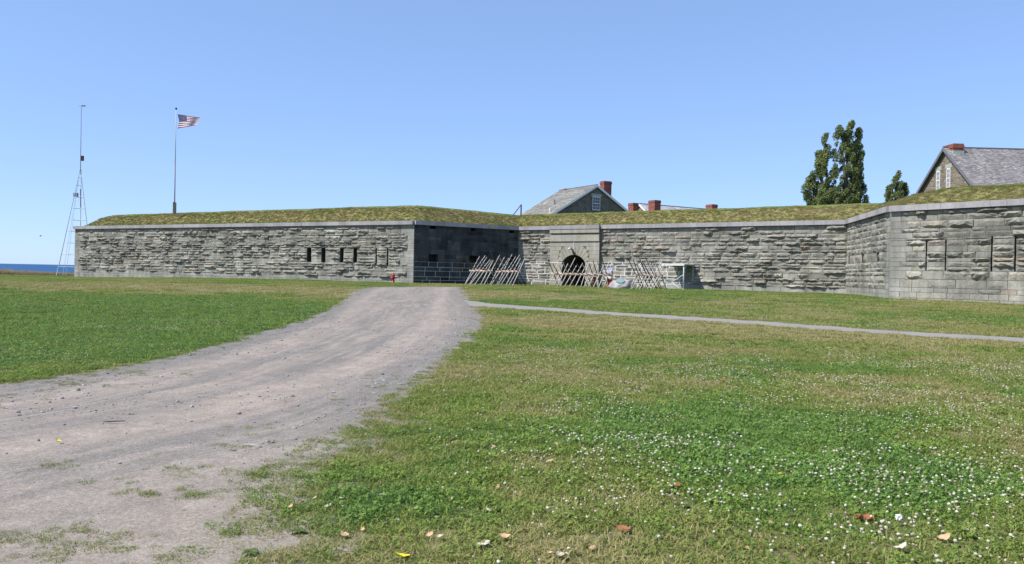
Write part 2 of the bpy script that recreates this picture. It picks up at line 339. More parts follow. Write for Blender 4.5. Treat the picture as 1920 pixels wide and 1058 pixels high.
# ------------------------------------------------------------------ fort: wall corner points from the coping line
ZC = 5.93
A, B, C, D, E, F0 = [atz(x, y, ZC).xy for x, y in ((141, 424.5), (777, 414), (972.5, 425.5), (1590, 412.5), (1671, 387), (1920, 373))]
F = F0 + (F0 - E).normalized() * 22
A0 = A + Vector((9, 34))
CORN = [A0, A, B, C, D, E, F]
def wall_frame(P, Q):
    u = (Q - P).normalized(); return u, (Q - P).length, math.atan2(u.y, u.x)
def on_wall(P, Q, px, py):          # pixel -> (distance along wall, height)
    u, L, _ = wall_frame(P, Q); n = Vector((u.y, -u.x)); d = ray(px, py); o = P
    t = ((o - CP.xy).dot(n)) / (d.xy.dot(n)); q = CP + d * t
    return (q.xy - P).dot(u), q.z
def rect_on(P, Q, x0, x1, y0, y1):
    a, b_ = on_wall(P, Q, x0, (y0 + y1) / 2), on_wall(P, Q, x1, (y0 + y1) / 2); t, bt = on_wall(P, Q, (x0 + x1) / 2, y0), on_wall(P, Q, (x0 + x1) / 2, y1)
    return (a[0], b_[0], bt[1], t[1])
# unit stones: x,z in 0..1, y in metres (front is -y)
def unit_stone(bulge, margin, seed, nx=6, nz=3, jag=.03):
    rr = random.Random(seed); vs = []; fs = []
    px_ = [0] + [(i + rr.uniform(-.25, .25)) / nx for i in range(1, nx)] + [1]
    hi = rr.uniform(.4, .7)
    for j in range(nz + 1):
        for i in range(nx + 1):
            edge_ = i in (0, nx) or j in (0, nz)
            x, z = px_[i], j / nz
            if edge_:
                y = -margin - bulge * .25 * rr.random()
                if 0 < i < nx: z += (rr.uniform(0, jag) if j == 0 else -rr.uniform(0, jag))
                if 0 < j < nz: x += (rr.uniform(0, jag * .3) if i == 0 else -rr.uniform(0, jag * .3))
            else:
                z += rr.uniform(-.12, .12); pr = 1 - .55 * abs(z - hi) / .5
                y = -margin - bulge * pr * rr.uniform(.55, 1.25)
            vs.append((x, y, z))
    W = nx + 1
    for j in range(nz):
        for i in range(nx):
            q = (j * W + i, j * W + i + 1, (j + 1) * W + i + 1, (j + 1) * W + i)
            if rr.random() < .5: fs += [(q[0], q[1], q[2]), (q[0], q[2], q[3])]
            else: fs += [(q[0], q[1], q[3]), (q[1], q[2], q[3])]
    n = len(vs); vs += [(0, .05, 0), (1, .05, 0), (1, .05, 1), (0, .05, 1)]
    fs += [tuple([n, n + 1] + [i for i in range(nx, -1, -1)]), tuple([n + 3] + [nz * W + i for i in range(W)] + [n + 2]),
           tuple([n] + [j * W for j in range(nz + 1)] + [n + 3]), tuple([n + 1, n + 2] + [j * W + nx for j in range(nz, -1, -1)])]
    mb = MB(); mb.raw(vs, fs); return mb
def unit_flat(seed):
    rr = random.Random(seed); a, c_ = .012, .03; mb = MB()
    j = [rr.uniform(-.006, .006) for _ in range(4)]
    vs = [(0, -.012, 0), (1, -.012, 0), (1, -.012, 1), (0, -.012, 1), (a, -.03 + j[0], c_), (1 - a, -.03 + j[1], c_), (1 - a, -.03 + j[2], 1 - c_), (a, -.03 + j[3], 1 - c_), (0, .05, 0), (1, .05, 0), (1, .05, 1), (0, .05, 1)]
    mb.raw(vs, [(4, 5, 6, 7), (0, 1, 5, 4), (1, 2, 6, 5), (2, 3, 7, 6), (3, 0, 4, 7), (8, 9, 1, 0), (9, 10, 2, 1), (10, 11, 3, 2), (11, 8, 0, 3)]); return mb
ROUGH = []
for k in range(44):
    bl = [.05, .085, .12, .16, .22][k % 5] if k < 40 else .3
    ROUGH.append((unit_stone(bl, .025, 100 + k), {}))
FLAT = [(unit_flat(500 + k), {}) for k in range(8)]
def unit_mesh(u_, mat, nm):
    if (mat.name, nm) not in u_[1]: u_[1][(mat.name, nm)] = u_[0].mesh(nm, mat)
    return u_[1][(mat.name, nm)]
def levels(z0, z1, h0, h1, rr):
    zs = [z0]
    while zs[-1] < z1 - 1e-6:
        h = rr.uniform(h0, h1) if rr.random() < .75 else rr.uniform(h1, h1 * 1.3)
        if z1 - zs[-1] - h < h0 * .8: h = z1 - zs[-1]
        zs.append(zs[-1] + h)
    if len(zs) > 2 and zs[-1] - zs[-2] > 1.45 * h1: zs.insert(-1, (zs[-1] + zs[-2]) / 2)
    return zs
def build_wall(P, Q, name, label, seed, openings=(), forced=(), style=None, wmin=.55, wmax=1.7, h0=.2, h1=.36, ext0=0, ext1=0, skip=(), cop=True, qL=False, qR=False, vis=(0, 1e9), mortar=(), name_mort=None):
    """style(s,z) -> 'rough' | 'flat' | 'dark' | 'mort' ..."""
    rr = random.Random(seed); u, L, ang = wall_frame(P, Q); zb = min(z1(P.x, P.y), z1(Q.x, Q.y)) - .25; ztop = ZC - .33
    root = empty(name, (P.x, P.y, zb), ang); tag(root, label, 'wall')
    # core with real openings
    xs = sorted({-ext0 * .0, L} | {v for o in openings for v in o[:2]}); zs = sorted({0, ztop - zb + .02} | {v - zb for o in openings for v in o[2:4]})
    core = MB()
    for xa, xb in zip(xs[:-1], xs[1:]):
        for za, zb_ in zip(zs[:-1], zs[1:]):
            cx, cz = (xa + xb) / 2, (za + zb_) / 2 + zb
            if any(o[0] < cx < o[1] and o[2] < cz < o[3] for o in openings): continue
            core.face([(xa, 0, za), (xb, 0, za), (xb, 0, zb_), (xa, 0, zb_)])
    core.build('wall_core', M_back, root)
    for o in openings:
        if len(o) > 4 and o[4] == 'none': continue
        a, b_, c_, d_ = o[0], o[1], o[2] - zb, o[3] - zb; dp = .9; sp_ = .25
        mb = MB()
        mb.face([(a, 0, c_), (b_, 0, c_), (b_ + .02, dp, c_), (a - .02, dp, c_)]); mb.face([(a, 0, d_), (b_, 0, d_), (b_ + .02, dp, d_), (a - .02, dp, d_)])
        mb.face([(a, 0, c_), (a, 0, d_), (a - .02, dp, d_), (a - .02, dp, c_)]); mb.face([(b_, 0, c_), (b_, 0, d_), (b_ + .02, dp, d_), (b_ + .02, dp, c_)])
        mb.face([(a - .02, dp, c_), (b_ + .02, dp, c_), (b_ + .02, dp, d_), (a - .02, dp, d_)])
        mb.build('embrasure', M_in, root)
    for (a, b_, c_, d_) in mortar:
        MB().box(a, b_, -.022, -.004, c_ - zb, d_ - zb).build('mortar', M_mortar if name_mort is None else name_mort, root)
    fz = sorted({zb, ztop} | set(forced)); zz = [fz[0]]
    for a, b_ in zip(fz[:-1], fz[1:]): zz += levels(a, b_, h0, h1, rr)[1:]
    stones = []
    holes = [o[:4] for o in openings] + list(skip)
    for k, (za, zb2) in enumerate(zip(zz[:-1], zz[1:])):
        zm = (za + zb2) / 2; segs = [(-ext0, L + ext1, False, False)]
        for o in holes:
            if o[2] < zm < o[3]:
                ns = []
                for sg in segs:
                    if o[1] <= sg[0] or o[0] >= sg[1]: ns.append(sg); continue
                    if o[0] > sg[0]: ns.append((sg[0], o[0], 0, 0))
                    if o[1] < sg[1]: ns.append((o[1], sg[1], 0, 0))
                segs = ns
        for (sa, sb, _, _) in segs:
            if sb - sa < .06: continue
            cuts = [sa]; s_ = sa
            if qL and sa < .01: s_ = sa + rr.choice((.62, .95, 1.3)); cuts.append(s_)
            end = sb - (rr.choice((.65, 1.0, 1.4)) if qR and sb > L - .01 else 0)
            while s_ < end - 1e-6:
                stl = style((s_ + .3), zm); w_ = rr.uniform(wmin, wmax) * (1.35 if stl in ('plinth',) else 1)
                if end - s_ - w_ < wmin * .7: w_ = end - s_
                if w_ > wmax * 1.3: w_ /= 2
                s_ += w_; cuts.append(s_)
            if sb - cuts[-1] > .05: cuts.append(sb)
            for i, (a, b_) in enumerate(zip(cuts[:-1], cuts[1:])):
                q = (qL and sa < .01 and i == 0) or (qR and sb > L - .01 and i == len(cuts) - 2)
                stones.append((a, b_, za, zb2, 'quoin' if q else style((a + b_) / 2, zm)))
    recs = []
    for (a, b_, za, zb2, stl) in stones:
        pm = P + u * ((a + b_) / 2); visib = vis[0] <= (a + b_) / 2 <= vis[1]
        recs.append(((1 if visib else .01) * (b_ - a) * (zb2 - za) / (pm.length ** 2), a, b_, za, zb2, stl))
    recs.sort(key=lambda t: -t[0])
    stuff = {}
    for k, (_, a, b_, za, zb2, stl) in enumerate(recs):
        gap = .028 if stl == 'mort' else .02 if stl == 'darkmort' else .012 if stl == 'dark' else .007
        mat = {'rough': M_stone, 'mild': M_stone, 'mort': M_stone, 'flat': M_stone, 'plinth': M_dress, 'quoin': M_dress, 'dark': M_dark, 'darkmort': M_dark}[stl]
        if stl == 'rough': us = ROUGH[rr.randrange(44)] if rr.random() < .82 else FLAT[rr.randrange(8)]
        elif stl == 'mild': us = ROUGH[5 * rr.randrange(8) + rr.randrange(3)]
        elif stl == 'mort': us = ROUGH[5 * rr.randrange(8) + rr.randrange(3)] if rr.random() < .75 else FLAT[rr.randrange(8)]
        elif stl == 'flat': us = ROUGH[5 * rr.randrange(8)] if rr.random() < .25 else FLAT[rr.randrange(8)]
        else: us = FLAT[rr.randrange(8)]
        if stl == 'quoin' and qR and b_ > L - .01: b_ += .02
        loc = (a + gap, 0, za + gap * .8 - zb); sc = (b_ - a - 2 * gap, 1, zb2 - za - 1.6 * gap)
        nm = 'stone' if stl != 'quoin' else 'quoin'
        if k < 300:
            o = link(nm, unit_mesh(us, mat, nm), root, loc); o.scale = sc
        else:
            vs, fs, tn = stuff.setdefault(mat, ([], [], [])); n = len(vs); tv = rr.random()
            for v in us[0].v: vs.append((v[0] * sc[0] + loc[0], v[1] + loc[1], v[2] * sc[2] + loc[2])); tn.append(tv)
            fs += [tuple(i + n for i in f) for f in us[0].f]
    for mat, (vs, fs, tn) in stuff.items():
        mb = MB(); mb.raw(vs, fs); me = mb.mesh('stonework', mat)
        a_ = me.attributes.new('tint', 'FLOAT', 'POINT'); a_.data.foreach_set('value', tn)
        tag(link('stonework', me, root), kind='stuff')
    # coping
    if cop:
        s_ = -ext0
        while s_ < L + ext1 - .01:
            w_ = rr.choice((.7, .8, .9, 1.3, 1.7)); w_ = min(w_, L + ext1 - s_)
            if L + ext1 - s_ - w_ < .4: w_ = L + ext1 - s_
            b0 = MB(); j = rr.uniform(-.006, .006)
            b0.box(s_ + .006, s_ + w_ - .006, -.27 + j, .75, ZC - .33 - zb, ZC - zb + j); b0.build('coping_stone', M_cop, root); s_ += w_
    return root, zb
# --- left bastion face (A-B)
opA = [rect_on(A, B, *t) for t in ((576, 584, 465, 492), (603, 610.5, 465, 492), (638, 644.5, 465.5, 492), (663, 670, 465.5, 492.5), (704.6, 707.2, 466, 499), (725.9, 728.7, 466, 499), (565.8, 568, 478, 487.5))]
t4 = sum(o[3] for o in opA[:4]) / 4; b4 = sum(o[2] for o in opA[:4]) / 4; b2 = (opA[4][2] + opA[5][2]) / 2
opA = [(o[0], o[1], b4, t4) for o in opA[:4]] + [(o[0], o[1], b2, t4) for o in opA[4:6]] + [opA[6]]
LA = (B - A).length
build_wall(A, B, 'stone_wall', 'long rough grey stone bastion wall in sunlight with four dark window slots', 1, opA, (1.08, b2, b4, t4), lambda s, z: 'plinth' if z < 1.08 else ('flat' if z > 5.35 else 'rough'), .55, 1.8, .15, .29, qL=True, qR=True)
# --- left flank (B-C), in shade
opB = [rect_on(B, C, *t) for t in ((805.5, 818, 423, 429), (882.5, 893, 427.5, 433.5), (955, 964.5, 432.5, 438), (803.5, 821, 477.5, 492), (879.5, 897, 479.5, 494), (952.5, 968, 482, 495))]
bt, bb, ut, ub = [sum(o[k] for o in g_) / 3 for g_, k in ((opB[3:], 3), (opB[3:], 2), (opB[:3], 3), (opB[:3], 2))]
opB = [(o[0], o[1], ub, ut) for o in opB[:3]] + [(o[0], o[1], bb, bt) for o in opB[3:]]
LB = (C - B).length
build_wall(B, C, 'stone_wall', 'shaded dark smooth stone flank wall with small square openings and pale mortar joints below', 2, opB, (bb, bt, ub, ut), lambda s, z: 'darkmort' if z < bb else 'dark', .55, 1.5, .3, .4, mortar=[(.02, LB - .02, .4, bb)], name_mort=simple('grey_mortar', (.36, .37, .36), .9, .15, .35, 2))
# --- gate curtain (C-D)
gx0 = on_wall(C, D, 1035, 480)[0]; gx1 = on_wall(C, D, 1127, 480)[0]; LC = (D - C).length
mz = on_wall(C, D, 1100, 491)[1]; ms = on_wall(C, D, 1296, 520)[0]
def curt(s, z):
    if z < mz and s < ms - 1.2 * (z > 2.2): return 'mort'
    return 'plinth' if z < 1.0 else 'rough'
build_wall(C, D, 'stone_wall', 'long rough grey stone curtain wall right and left of the arched gate', 3, [(gx0, gx1, 0, ZC, 'none')], (1.0, mz), curt, .55, 1.6, .18, .3, mortar=[(.02, gx0, .3, mz), (gx1, ms - .5, .3, mz)])
# --- right flank (D-E)
opD = [rect_on(D, E, *t) for t in ((1591.5, 1594, 478, 490), (1616.5, 1620.5, 477, 493), (1645, 1650, 472, 494))]
tD, bD = opD[1][3], opD[1][2]; opD = [(max(o[0], .15), o[1], bD, tD) for o in opD]
build_wall(D, E, 'stone_wall', 'short sunlit stone flank wall with three narrow loopholes left of the pale corner', 4, opD, (1.5, bD, tD), lambda s, z: 'plinth' if z < 1.3 else 'mild', .8, 1.9, .22, .38, qR=True)
# --- right bastion face (E-F)
LE = (F - E).length
opE = [rect_on(E, F, *t) for t in ((1736.2, 1738.4, 450, 508), (1772.4, 1774.6, 450, 508), (1858.6, 1861.4, 443, 510), (1902.6, 1905.6, 443, 510))]
bE = sum(o[2] for o in opE) / 4; t1 = (opE[0][3] + opE[1][3]) / 2; t2 = (opE[2][3] + opE[3][3]) / 2
opE = [(o[0], o[1], bE, t1) for o in opE[:2]] + [(o[0], o[1], bE, t2) for o in opE[2:]]
build_wall(E, F, 'stone_wall', 'rough grey stone bastion wall with four tall thin black slits at the right', 5, opE, sorted({1.75, bE, t1, t2}), lambda s, z: 'flat' if z < 1.75 else 'rough', .6, 1.7, .2, .33, qL=True, vis=(0, (F0 - E).length + 1))
build_wall(A0, A, 'stone_wall', 'far end wall of the left bastion running away towards the lake', 6, (), (1.08,), lambda s, z: 'plinth' if z < 1.08 else 'rough', 1.2, 2.6, .3, .5, qR=True)

# --- earth rampart on top of the walls
def offset_line(d):
    out = []
    for i, p in enumerate(CORN):
        def nrm(a, b_): u = (b_ - a).normalized(); return Vector((-u.y, u.x))
        if i == 0: out.append(p + nrm(CORN[0], CORN[1]) * d); continue
        if i == len(CORN) - 1: out.append(p + nrm(CORN[-2], CORN[-1]) * d); continue
        n1_, n2_ = nrm(CORN[i - 1], p), nrm(p, CORN[i + 1]); out.append(p + (n1_ + n2_) * (d / (1 + n1_.dot(n2_))))
    return out
ZCR = [7.35, 7.4, 7.55, 7.3, 7.36, 7.12, 7.15]
PROF = [(.3, 5.6, 0), (.62, 5.9, 0), (.8, 6.02, 0), (1.2, .22, 1), (1.6, .45, 1), (2.0, .64, 1), (2.4, .8, 1), (2.8, .92, 1), (3.2, 1.0, 1), (3.8, 1.03, 1), (4.8, 1.0, 1), (6.5, .95, 1), (8.5, .9, 1), (11, .4, 1), (13.5, -2.2, 1)]
ocs = [offset_line(p_[0]) for p_ in PROF]
rv = []; rf = []; SL = []
ns = [max(2, int((CORN[i + 1] - CORN[i]).length / .45)) for i in range(len(CORN) - 1)]
row = 0
for i in range(len(CORN) - 1):
    for k in range(ns[i] + (1 if i == len(CORN) - 2 else 0)):
        t = k / ns[i]; zc = ZCR[i] * (1 - t) + ZCR[i + 1] * t
        for j, (d, zz_, rel) in enumerate(PROF):
            q = ocs[j][i].lerp(ocs[j][i + 1], t); z = 6.02 + (zc - 6.02) * zz_ if rel else zz_
            nz_ = (.24 * (float(fbm(q.x * .55, q.y * .55, 81)) - .5) + .14 * (float(vnoise(q.x * 2.2, q.y * 2.2, 82)) - .5)) * (1 if 3 <= j <= 7 else .4 if j > 7 else .15)
            rv.append((q.x, q.y, z + nz_))
        row += 1
NP = len(PROF)
for a in range(row - 1):
    for j in range(NP - 1): rf.append((a * NP + j, (a + 1) * NP + j, (a + 1) * NP + j + 1, a * NP + j + 1))
M_ramp, nt, b = newmat('rampart_turf', .95, .1); p = wpos(nt)
fine = noise(nt, p, 16, 5, .75); mid = noise(nt, p, .7, 6, .75)
g = mixc(nt, fine, (.08, .105, .022), (.19, .22, .055)); d_ = mixc(nt, fine, (.19, .145, .07), (.36, .28, .15))
sep = nd(nt, 'ShaderNodeSeparateXYZ', {0: nd(nt, 'ShaderNodeNewGeometry').outputs['Normal']}).outputs[2]
f = math_(nt, 'SUBTRACT', mapr(nt, mid, .25, .72, 0, 1), mapr(nt, sep, .9, .99, 0, .75), True)
nt.links.new(mixc(nt, f, g, d_), b.inputs['Base Color']); bump(nt, b, noise(nt, p, 22, 4, .7), .6, .04)
me = bpy.data.meshes.new('earth_rampart'); me.from_pydata(rv, [], rf); me.materials.append(M_ramp)
me.polygons.foreach_set('use_smooth', [True] * len(me.polygons)); me.update(); tag(link('earth_rampart', me), kind='structure')
RV = np.array(rv).reshape(row, NP, 3)

# --- gateway: smooth proud panel with cornices, arch, voussoirs and passage
u, _, ang = wall_frame(C, D); gw = gx1 - gx0; gc = (gx0 + gx1) / 2; O = C + u * gc; zb = .35
gate = empty('gateway', (O.x, O.y, zb), ang); tag(gate, 'smooth pale stone gateway with dark arched passage and two cornice bands', 'gateway')
pr = .32                                                        # how far the panel stands proud
a0 = on_wall(C, D, 1057.5, 505)[0] - gc; a1 = on_wall(C, D, 1100.5, 505)[0] - gc; ac_ = (a0 + a1) / 2; hw = (a1 - a0) / 2
zs_ = on_wall(C, D, 1079, 492.5)[1] - zb; zt = on_wall(C, D, 1079, 478)[1] - zb; rise = zt - zs_; RA = (hw * hw + rise * rise) / (2 * rise); zc_ = zt - RA
th = math.asin(min(1, hw / RA)); NA = 14
arc = [(ac_ + RA * math.sin(-th + 2 * th * k / NA), zc_ + RA * math.cos(-th + 2 * th * k / NA)) for k in range(NA + 1)]
H = ZC - .33 - zb; hwg = gw / 2
body = MB(); y0 = -pr + .02
body.face([(-hwg, y0, 0), (a0, y0, 0), (a0, y0, zs_), (-hwg, y0, zs_)]); body.face([(a1, y0, 0), (hwg, y0, 0), (hwg, y0, zs_), (a1, y0, zs_)])
top = [(-hwg, y0, zs_)] + [(x, y0, z) for x, z in arc] + [(hwg, y0, zs_), (hwg, y0, H), (-hwg, y0, H)]
for k in range(NA):
    (xa, za), (xb, zb_) = arc[k], arc[k + 1]; body.face([(xa, y0, za), (xb, y0, zb_), (xb, y0, H), (xa, y0, H)])
body.face([(-hwg, y0, zs_), (a0, y0, zs_), (a0, y0, H), (-hwg, y0, H)]); body.face([(a1, y0, zs_), (hwg, y0, zs_), (hwg, y0, H), (a1, y0, H)])
for sx in (-hwg, hwg): body.face([(sx, y0, 0), (sx, .3, 0), (sx, .3, H), (sx, y0, H)])
body.build('gate_core', simple('gate_joint', (.19, .175, .14), .95, .1), gate)
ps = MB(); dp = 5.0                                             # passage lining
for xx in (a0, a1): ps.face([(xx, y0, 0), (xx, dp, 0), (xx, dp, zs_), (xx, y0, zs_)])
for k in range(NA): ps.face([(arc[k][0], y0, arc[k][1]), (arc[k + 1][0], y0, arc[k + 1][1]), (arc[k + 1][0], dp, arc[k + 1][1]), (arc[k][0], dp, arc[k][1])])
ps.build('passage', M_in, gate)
bw = (a1 - a0) / 8
for k in range(8):                                              # plank door closing the passage
    MB().box(a0 + k * bw + .006, a0 + (k + 1) * bw - .006, 3.2, 3.26, .05, zt + .05).build('plank', M_black, gate)
# voussoirs radiate from a point below the crown
VC = (ac_, zs_ - .55); nv = 11; VA = [R(-64 + 128 * k / nv) for k in range(nv + 1)]
ztopv = zt + .75
def in_r(t):                                                    # distance from VC to the arch along angle t
    dx, dz = math.sin(t), math.cos(t); ox, oz = VC[0] - ac_, VC[1] - zc_; bq = ox * dx + oz * dz; cq = ox * ox + oz * oz - RA * RA
    return -bq + math.sqrt(bq * bq - cq)
def outer(k): return [1.55, 1.75, 1.85, 1.95, 2.0, 2.0, 2.0, 1.95, 1.85, 1.75, 1.55][k]
def vout(k, t): return min(outer(k) + .2, (ztopv - VC[1]) / max(.2, math.cos(t)))
for k in range(nv):
    ta, tb = VA[k] + .009, VA[k + 1] - .009; fr = []
    for t, rr_ in ((ta, in_r(ta) + .004), (tb, in_r(tb) + .004), (tb, vout(k, tb)), (ta, vout(k, ta))): fr.append((VC[0] + rr_ * math.sin(t), VC[1] + rr_ * math.cos(t)))
    if min(z for _, z in fr[:2]) < zs_ - .05: pass
    mb = MB(); f0 = [(x, -pr - .028, z) for x, z in fr]; f1 = [(x, y0 + .01, z) for x, z in fr]
    mb.face(f0)
    for i in range(4): mb.face([f0[i], f0[(i + 1) % 4], f1[(i + 1) % 4], f1[i]])
    mb.build('voussoir', M_gatest, gate)
rr = random.Random(33)
zl = [0.05, .42, .8, 1.2, 1.6, zs_ - .04]
while zl[-1] < ztopv - .1: zl.append(min(zl[-1] + .36, ztopv))
if zl[-1] - zl[-2] < .2: zl.pop(-2)
zcn1 = on_wall(C, D, 1080, 455)[1] - zb; zl.append(zcn1)
for za, zb_ in zip(zl[:-1], zl[1:]):
    zm = (za + zb_) / 2
    for sg in (-1, 1):
        xe = a0 if sg < 0 else a1
        if zm > zs_ - .03:
            if zm > ztopv: xe = 0
            else:
                best = 0
                for k in range(nv):
                    for t in np.linspace(VA[k], VA[k + 1], 6):
                        for rq in np.linspace(in_r(t), vout(k, t), 14):
                            z_ = VC[1] + rq * math.cos(t)
                            if za < z_ < zb_: best = max(best, sg * (VC[0] + rq * math.sin(t)))
                xe = sg * max(best, .2) + sg * .01
        lo, hi = (-hwg, xe) if sg < 0 else (xe, hwg)
        if hi - lo < .1: continue
        cuts = [lo, hi] if hi - lo < 1.1 else [lo, lo + (hi - lo) * rr.uniform(.4, .6), hi]
        for a, b_ in zip(cuts[:-1], cuts[1:]): MB().box(a + .006, b_ - .006, -pr - rr.uniform(.018, .026), y0 + .01, za + .006, zb_ - .006).build('ashlar_block', M_gatest, gate)
for (ya, yb, out) in ((437.5, 431, .16), (453, 441, .12)):      # cornice bands
    z0_, z1_ = on_wall(C, D, 1080, ya)[1] - zb, on_wall(C, D, 1080, yb)[1] - zb; z1_ = min(z1_, H - .01)
    for k in range(4): MB().box(-hwg + gw * k / 4 + .004, -hwg + gw * (k + 1) / 4 - .004, -pr - out, y0 + .01, z0_, z1_).build('cornice_block', M_gatest, gate)
MB().box(-hwg, hwg, -pr - .02, y0 + .01, zcn1 + .002, on_wall(C, D, 1080, 453)[1] - zb - .002).build('frieze', M_gatest, gate)
for k in range(4): MB().box(-hwg - .02 + (gw + .04) * k / 4 + .004, -hwg - .02 + (gw + .04) * (k + 1) / 4 - .004, -pr - .2, -.274, ZC - .33 - zb, ZC - zb + .003).build('coping_stone', M_cop, gate)
for a, b_ in ((-hwg, a0 - .01), (a1 + .01, hwg)):
    MB().box(a, b_, -pr - .04, y0 + .01, zs_ - .06, zs_ - .005).build('mortar', M_mortar, gate)
    MB().box(a, b_, -pr - .033, y0 + .01, .78, .82).build('mortar', M_mortar, gate)
    MB().box(a, b_, -pr - .033, y0 + .01, 1.38, 1.42).build('mortar', M_mortar, gate)
# lamp over the arch
lp = empty('gate_lamp', (O + u * ac_).to_3d() + Vector((0, 0, zt + zb)), ang); tag(lp, 'dark gooseneck lamp fixed above the crown of the gate arch', 'lamp')
MB().tube([(.05, -pr - .03, .05), (.03, -pr - .25, .4), (-.02, -pr - .42, .52), (-.12, -pr - .5, .5)], [.09, .08, .07, .06]).build('arm', M_postw, lp, smooth=True)
MB().lathe([(.02, .12), (.1, .06), (.16, -.06), (.13, -.06)], (-.16, -pr - .5, .5)).build('lamp_shade', M_galv, lp, smooth=True)
MB().tube([(.02, -pr - .06, .5), (.0, -pr - .06, 1.25)], .018, 6).build('conduit', M_white, lp)

# ------------------------------------------------------------------ cheval-de-frise barricades
def cheval(label, pA, pB, Y, nA, nB, seed, rot_extra=0.0, lenA=(1.1, 1.75), yb=None):
    rr = random.Random(seed); a = at(*pA, Y); b_ = at(*pB, Y if yb is None else yb); cx = (a + b_) / 2; gz = z1(cx.x, cx.y)
    d = (b_ - a).xy; L = d.length; an = math.atan2(d.y, d.x); hb = cx.z - gz
    root = empty('barricade', (cx.x, cx.y, gz), an); tag(root, label, 'barricade', 'crossed pole barricades in front of the fort')
    pts = [(-L / 2 + L * k / 5, rr.uniform(-.02, .02), hb + rr.uniform(-.02, .02)) for k in range(6)]
    MB().tube(pts, [.085, .09, .095, .09, .085, .08], 9, wob=.06).build('beam', M_beam, root, smooth=True)
    pd = Vector((math.sin(rot_extra), math.cos(rot_extra), 0))   # horizontal direction of the poles, +y is away from the viewer
    for st_, n in ((1, nA), (-1, nB)):
        for k in range(n):
            s_ = -L / 2 + L * (k + .5) / n + rr.uniform(-.07, .07) + .03 * st_; an_ = R(rr.uniform(43, 55)); lo = (hb + .03) / math.sin(an_); up_ = rr.uniform(*lenA)
            if rr.random() < .25: up_ *= .7
            dv = (pd * st_ + Vector((rr.uniform(-.12, .12), 0, 0))).normalized() * math.cos(an_) + Vector((0, 0, math.sin(an_)))
            c0 = Vector((s_, 0, hb)); r_ = rr.uniform(.032, .042)
            mb = MB(); mb.tube([c0 - dv * lo, c0 - dv * .3 + Vector((rr.uniform(-.02, .02), 0, 0)), c0 + dv * up_ * .6, c0 + dv * up_, c0 + dv * (up_ + .1)], [r_ * 1.1, r_, r_ * .9, r_ * .75, .008], 7)
            mb.build('pole', M_wood if st_ > 0 or rr.random() < .25 else M_poleshade_stick, root, smooth=True)  # most poles leaning towards the viewer are darkened to imitate shaded undersides
dB = (B + C) / 2
cheval('crossed pole barricade nearest the dark flank wall, leftmost of four', (881, 507.6), (923.5, 508.6), 67.2, 7, 6, 61, R(-12), yb=65.0)
cheval('crossed pole barricade at the dark inner corner left of the gate', (929.5, 507.8), (976, 511), 66.6, 8, 6, 62, R(-12), (1.2, 1.9), yb=64.4)
cheval('longest crossed pole barricade directly across the gate arch', (1034.5, 513.4), (1145, 515.8), 66.6, 13, 12, 63, yb=63.6)
cheval('crossed pole barricade between the boulder and the steel canopy', (1190, 515.6), (1242.5, 517.2), 60.9, 8, 8, 64, yb=59.2)

# ------------------------------------------------------------------ canopy of pipes against the curtain wall
sa, sb = on_wall(C, D, 1262, 500)[0], on_wall(C, D, 1303, 500)[0]; zcan = on_wall(C, D, 1300, 498)[1]; oc = C + u * sa; gz = z1(oc.x, oc.y)
cn = empty('steel_canopy', (oc.x, oc.y, gz), ang); tag(cn, 'flat white edged canopy on steel posts over a shaded bit of wall', 'canopy')
Lc = sb - sa; out = 2.15; zc = zcan - gz
M_can = simple('dull_white_paint', (.60, .60, .58), .7, .2, .12); MB().box(0, Lc, -out, -.06, zc, zc + .07).build('canopy_roof', M_can, cn)
MB().box(-.03, Lc + .03, -out - .05, -out, zc - .06, zc + .1).build('fascia', M_can, cn)
def post(nm, x, y, za, zb_, r_=.045): MB().tube([(x, y, za), (x, y, zb_)], r_, 8).build(nm, M_galv, cn, smooth=True)
post('post', Lc - .05, -out + .05, 0, zc - .02); post('post', Lc - .05, -.25, .5, zc - .02, .03)
for a_, b_ in (((Lc - .06, -out + .05, zc - .75), (Lc - 1.0, -out + .05, zc - 1.35)), ((Lc - 1.0, -out + .05, zc - 1.38), (Lc - .06, -out + .05, zc - 2.02)), ((Lc - .05, -out + .08, zc - .45), (Lc - .05, -out + .55, zc - .05)), ((Lc - .05, -.28, .52), (Lc - .05, -1.2, .52))):
    MB().tube([a_, b_], .03, 7).build('brace', M_galv, cn, smooth=True)
MB().box(Lc - .17, Lc + .07, -out - .07, -out + .17, -.02, .05).build('post_foot', M_white, cn)
MB().tube([(Lc - 1.0, -out + .05, 0), (Lc - 1.0, -out + .05, zc - 1.3)], .025, 7).build('grille_post', M_galv, cn)
for k in range(12): MB().tube([(Lc - 1.55 + k * .1, -out + .3, .05), (Lc - 1.55 + k * .1, -out + .3, .85 if k < 7 else .45)], .011, 5).build('grille_bar', M_galv, cn)
for z_ in (.06, .42, .84): MB().tube([(Lc - 1.6, -out + .3, z_), (Lc - (.4 if z_ < .5 else .9), -out + .3, z_)], .016, 5).build('grille_rail', M_galv, cn)
q = ground(1313.5, 543); wp = empty('white_pipe', q, ang); tag(wp, 'short white pipe stub at the foot of the wall beside the canopy shadow', 'pipe')
MB().tube([(0, .1, 0), (0, .1, .5)], .06, 10).tube([(0, .1, .5), (0, .1, .54)], .075, 10).build('pipe_body', M_white, wp, smooth=True)

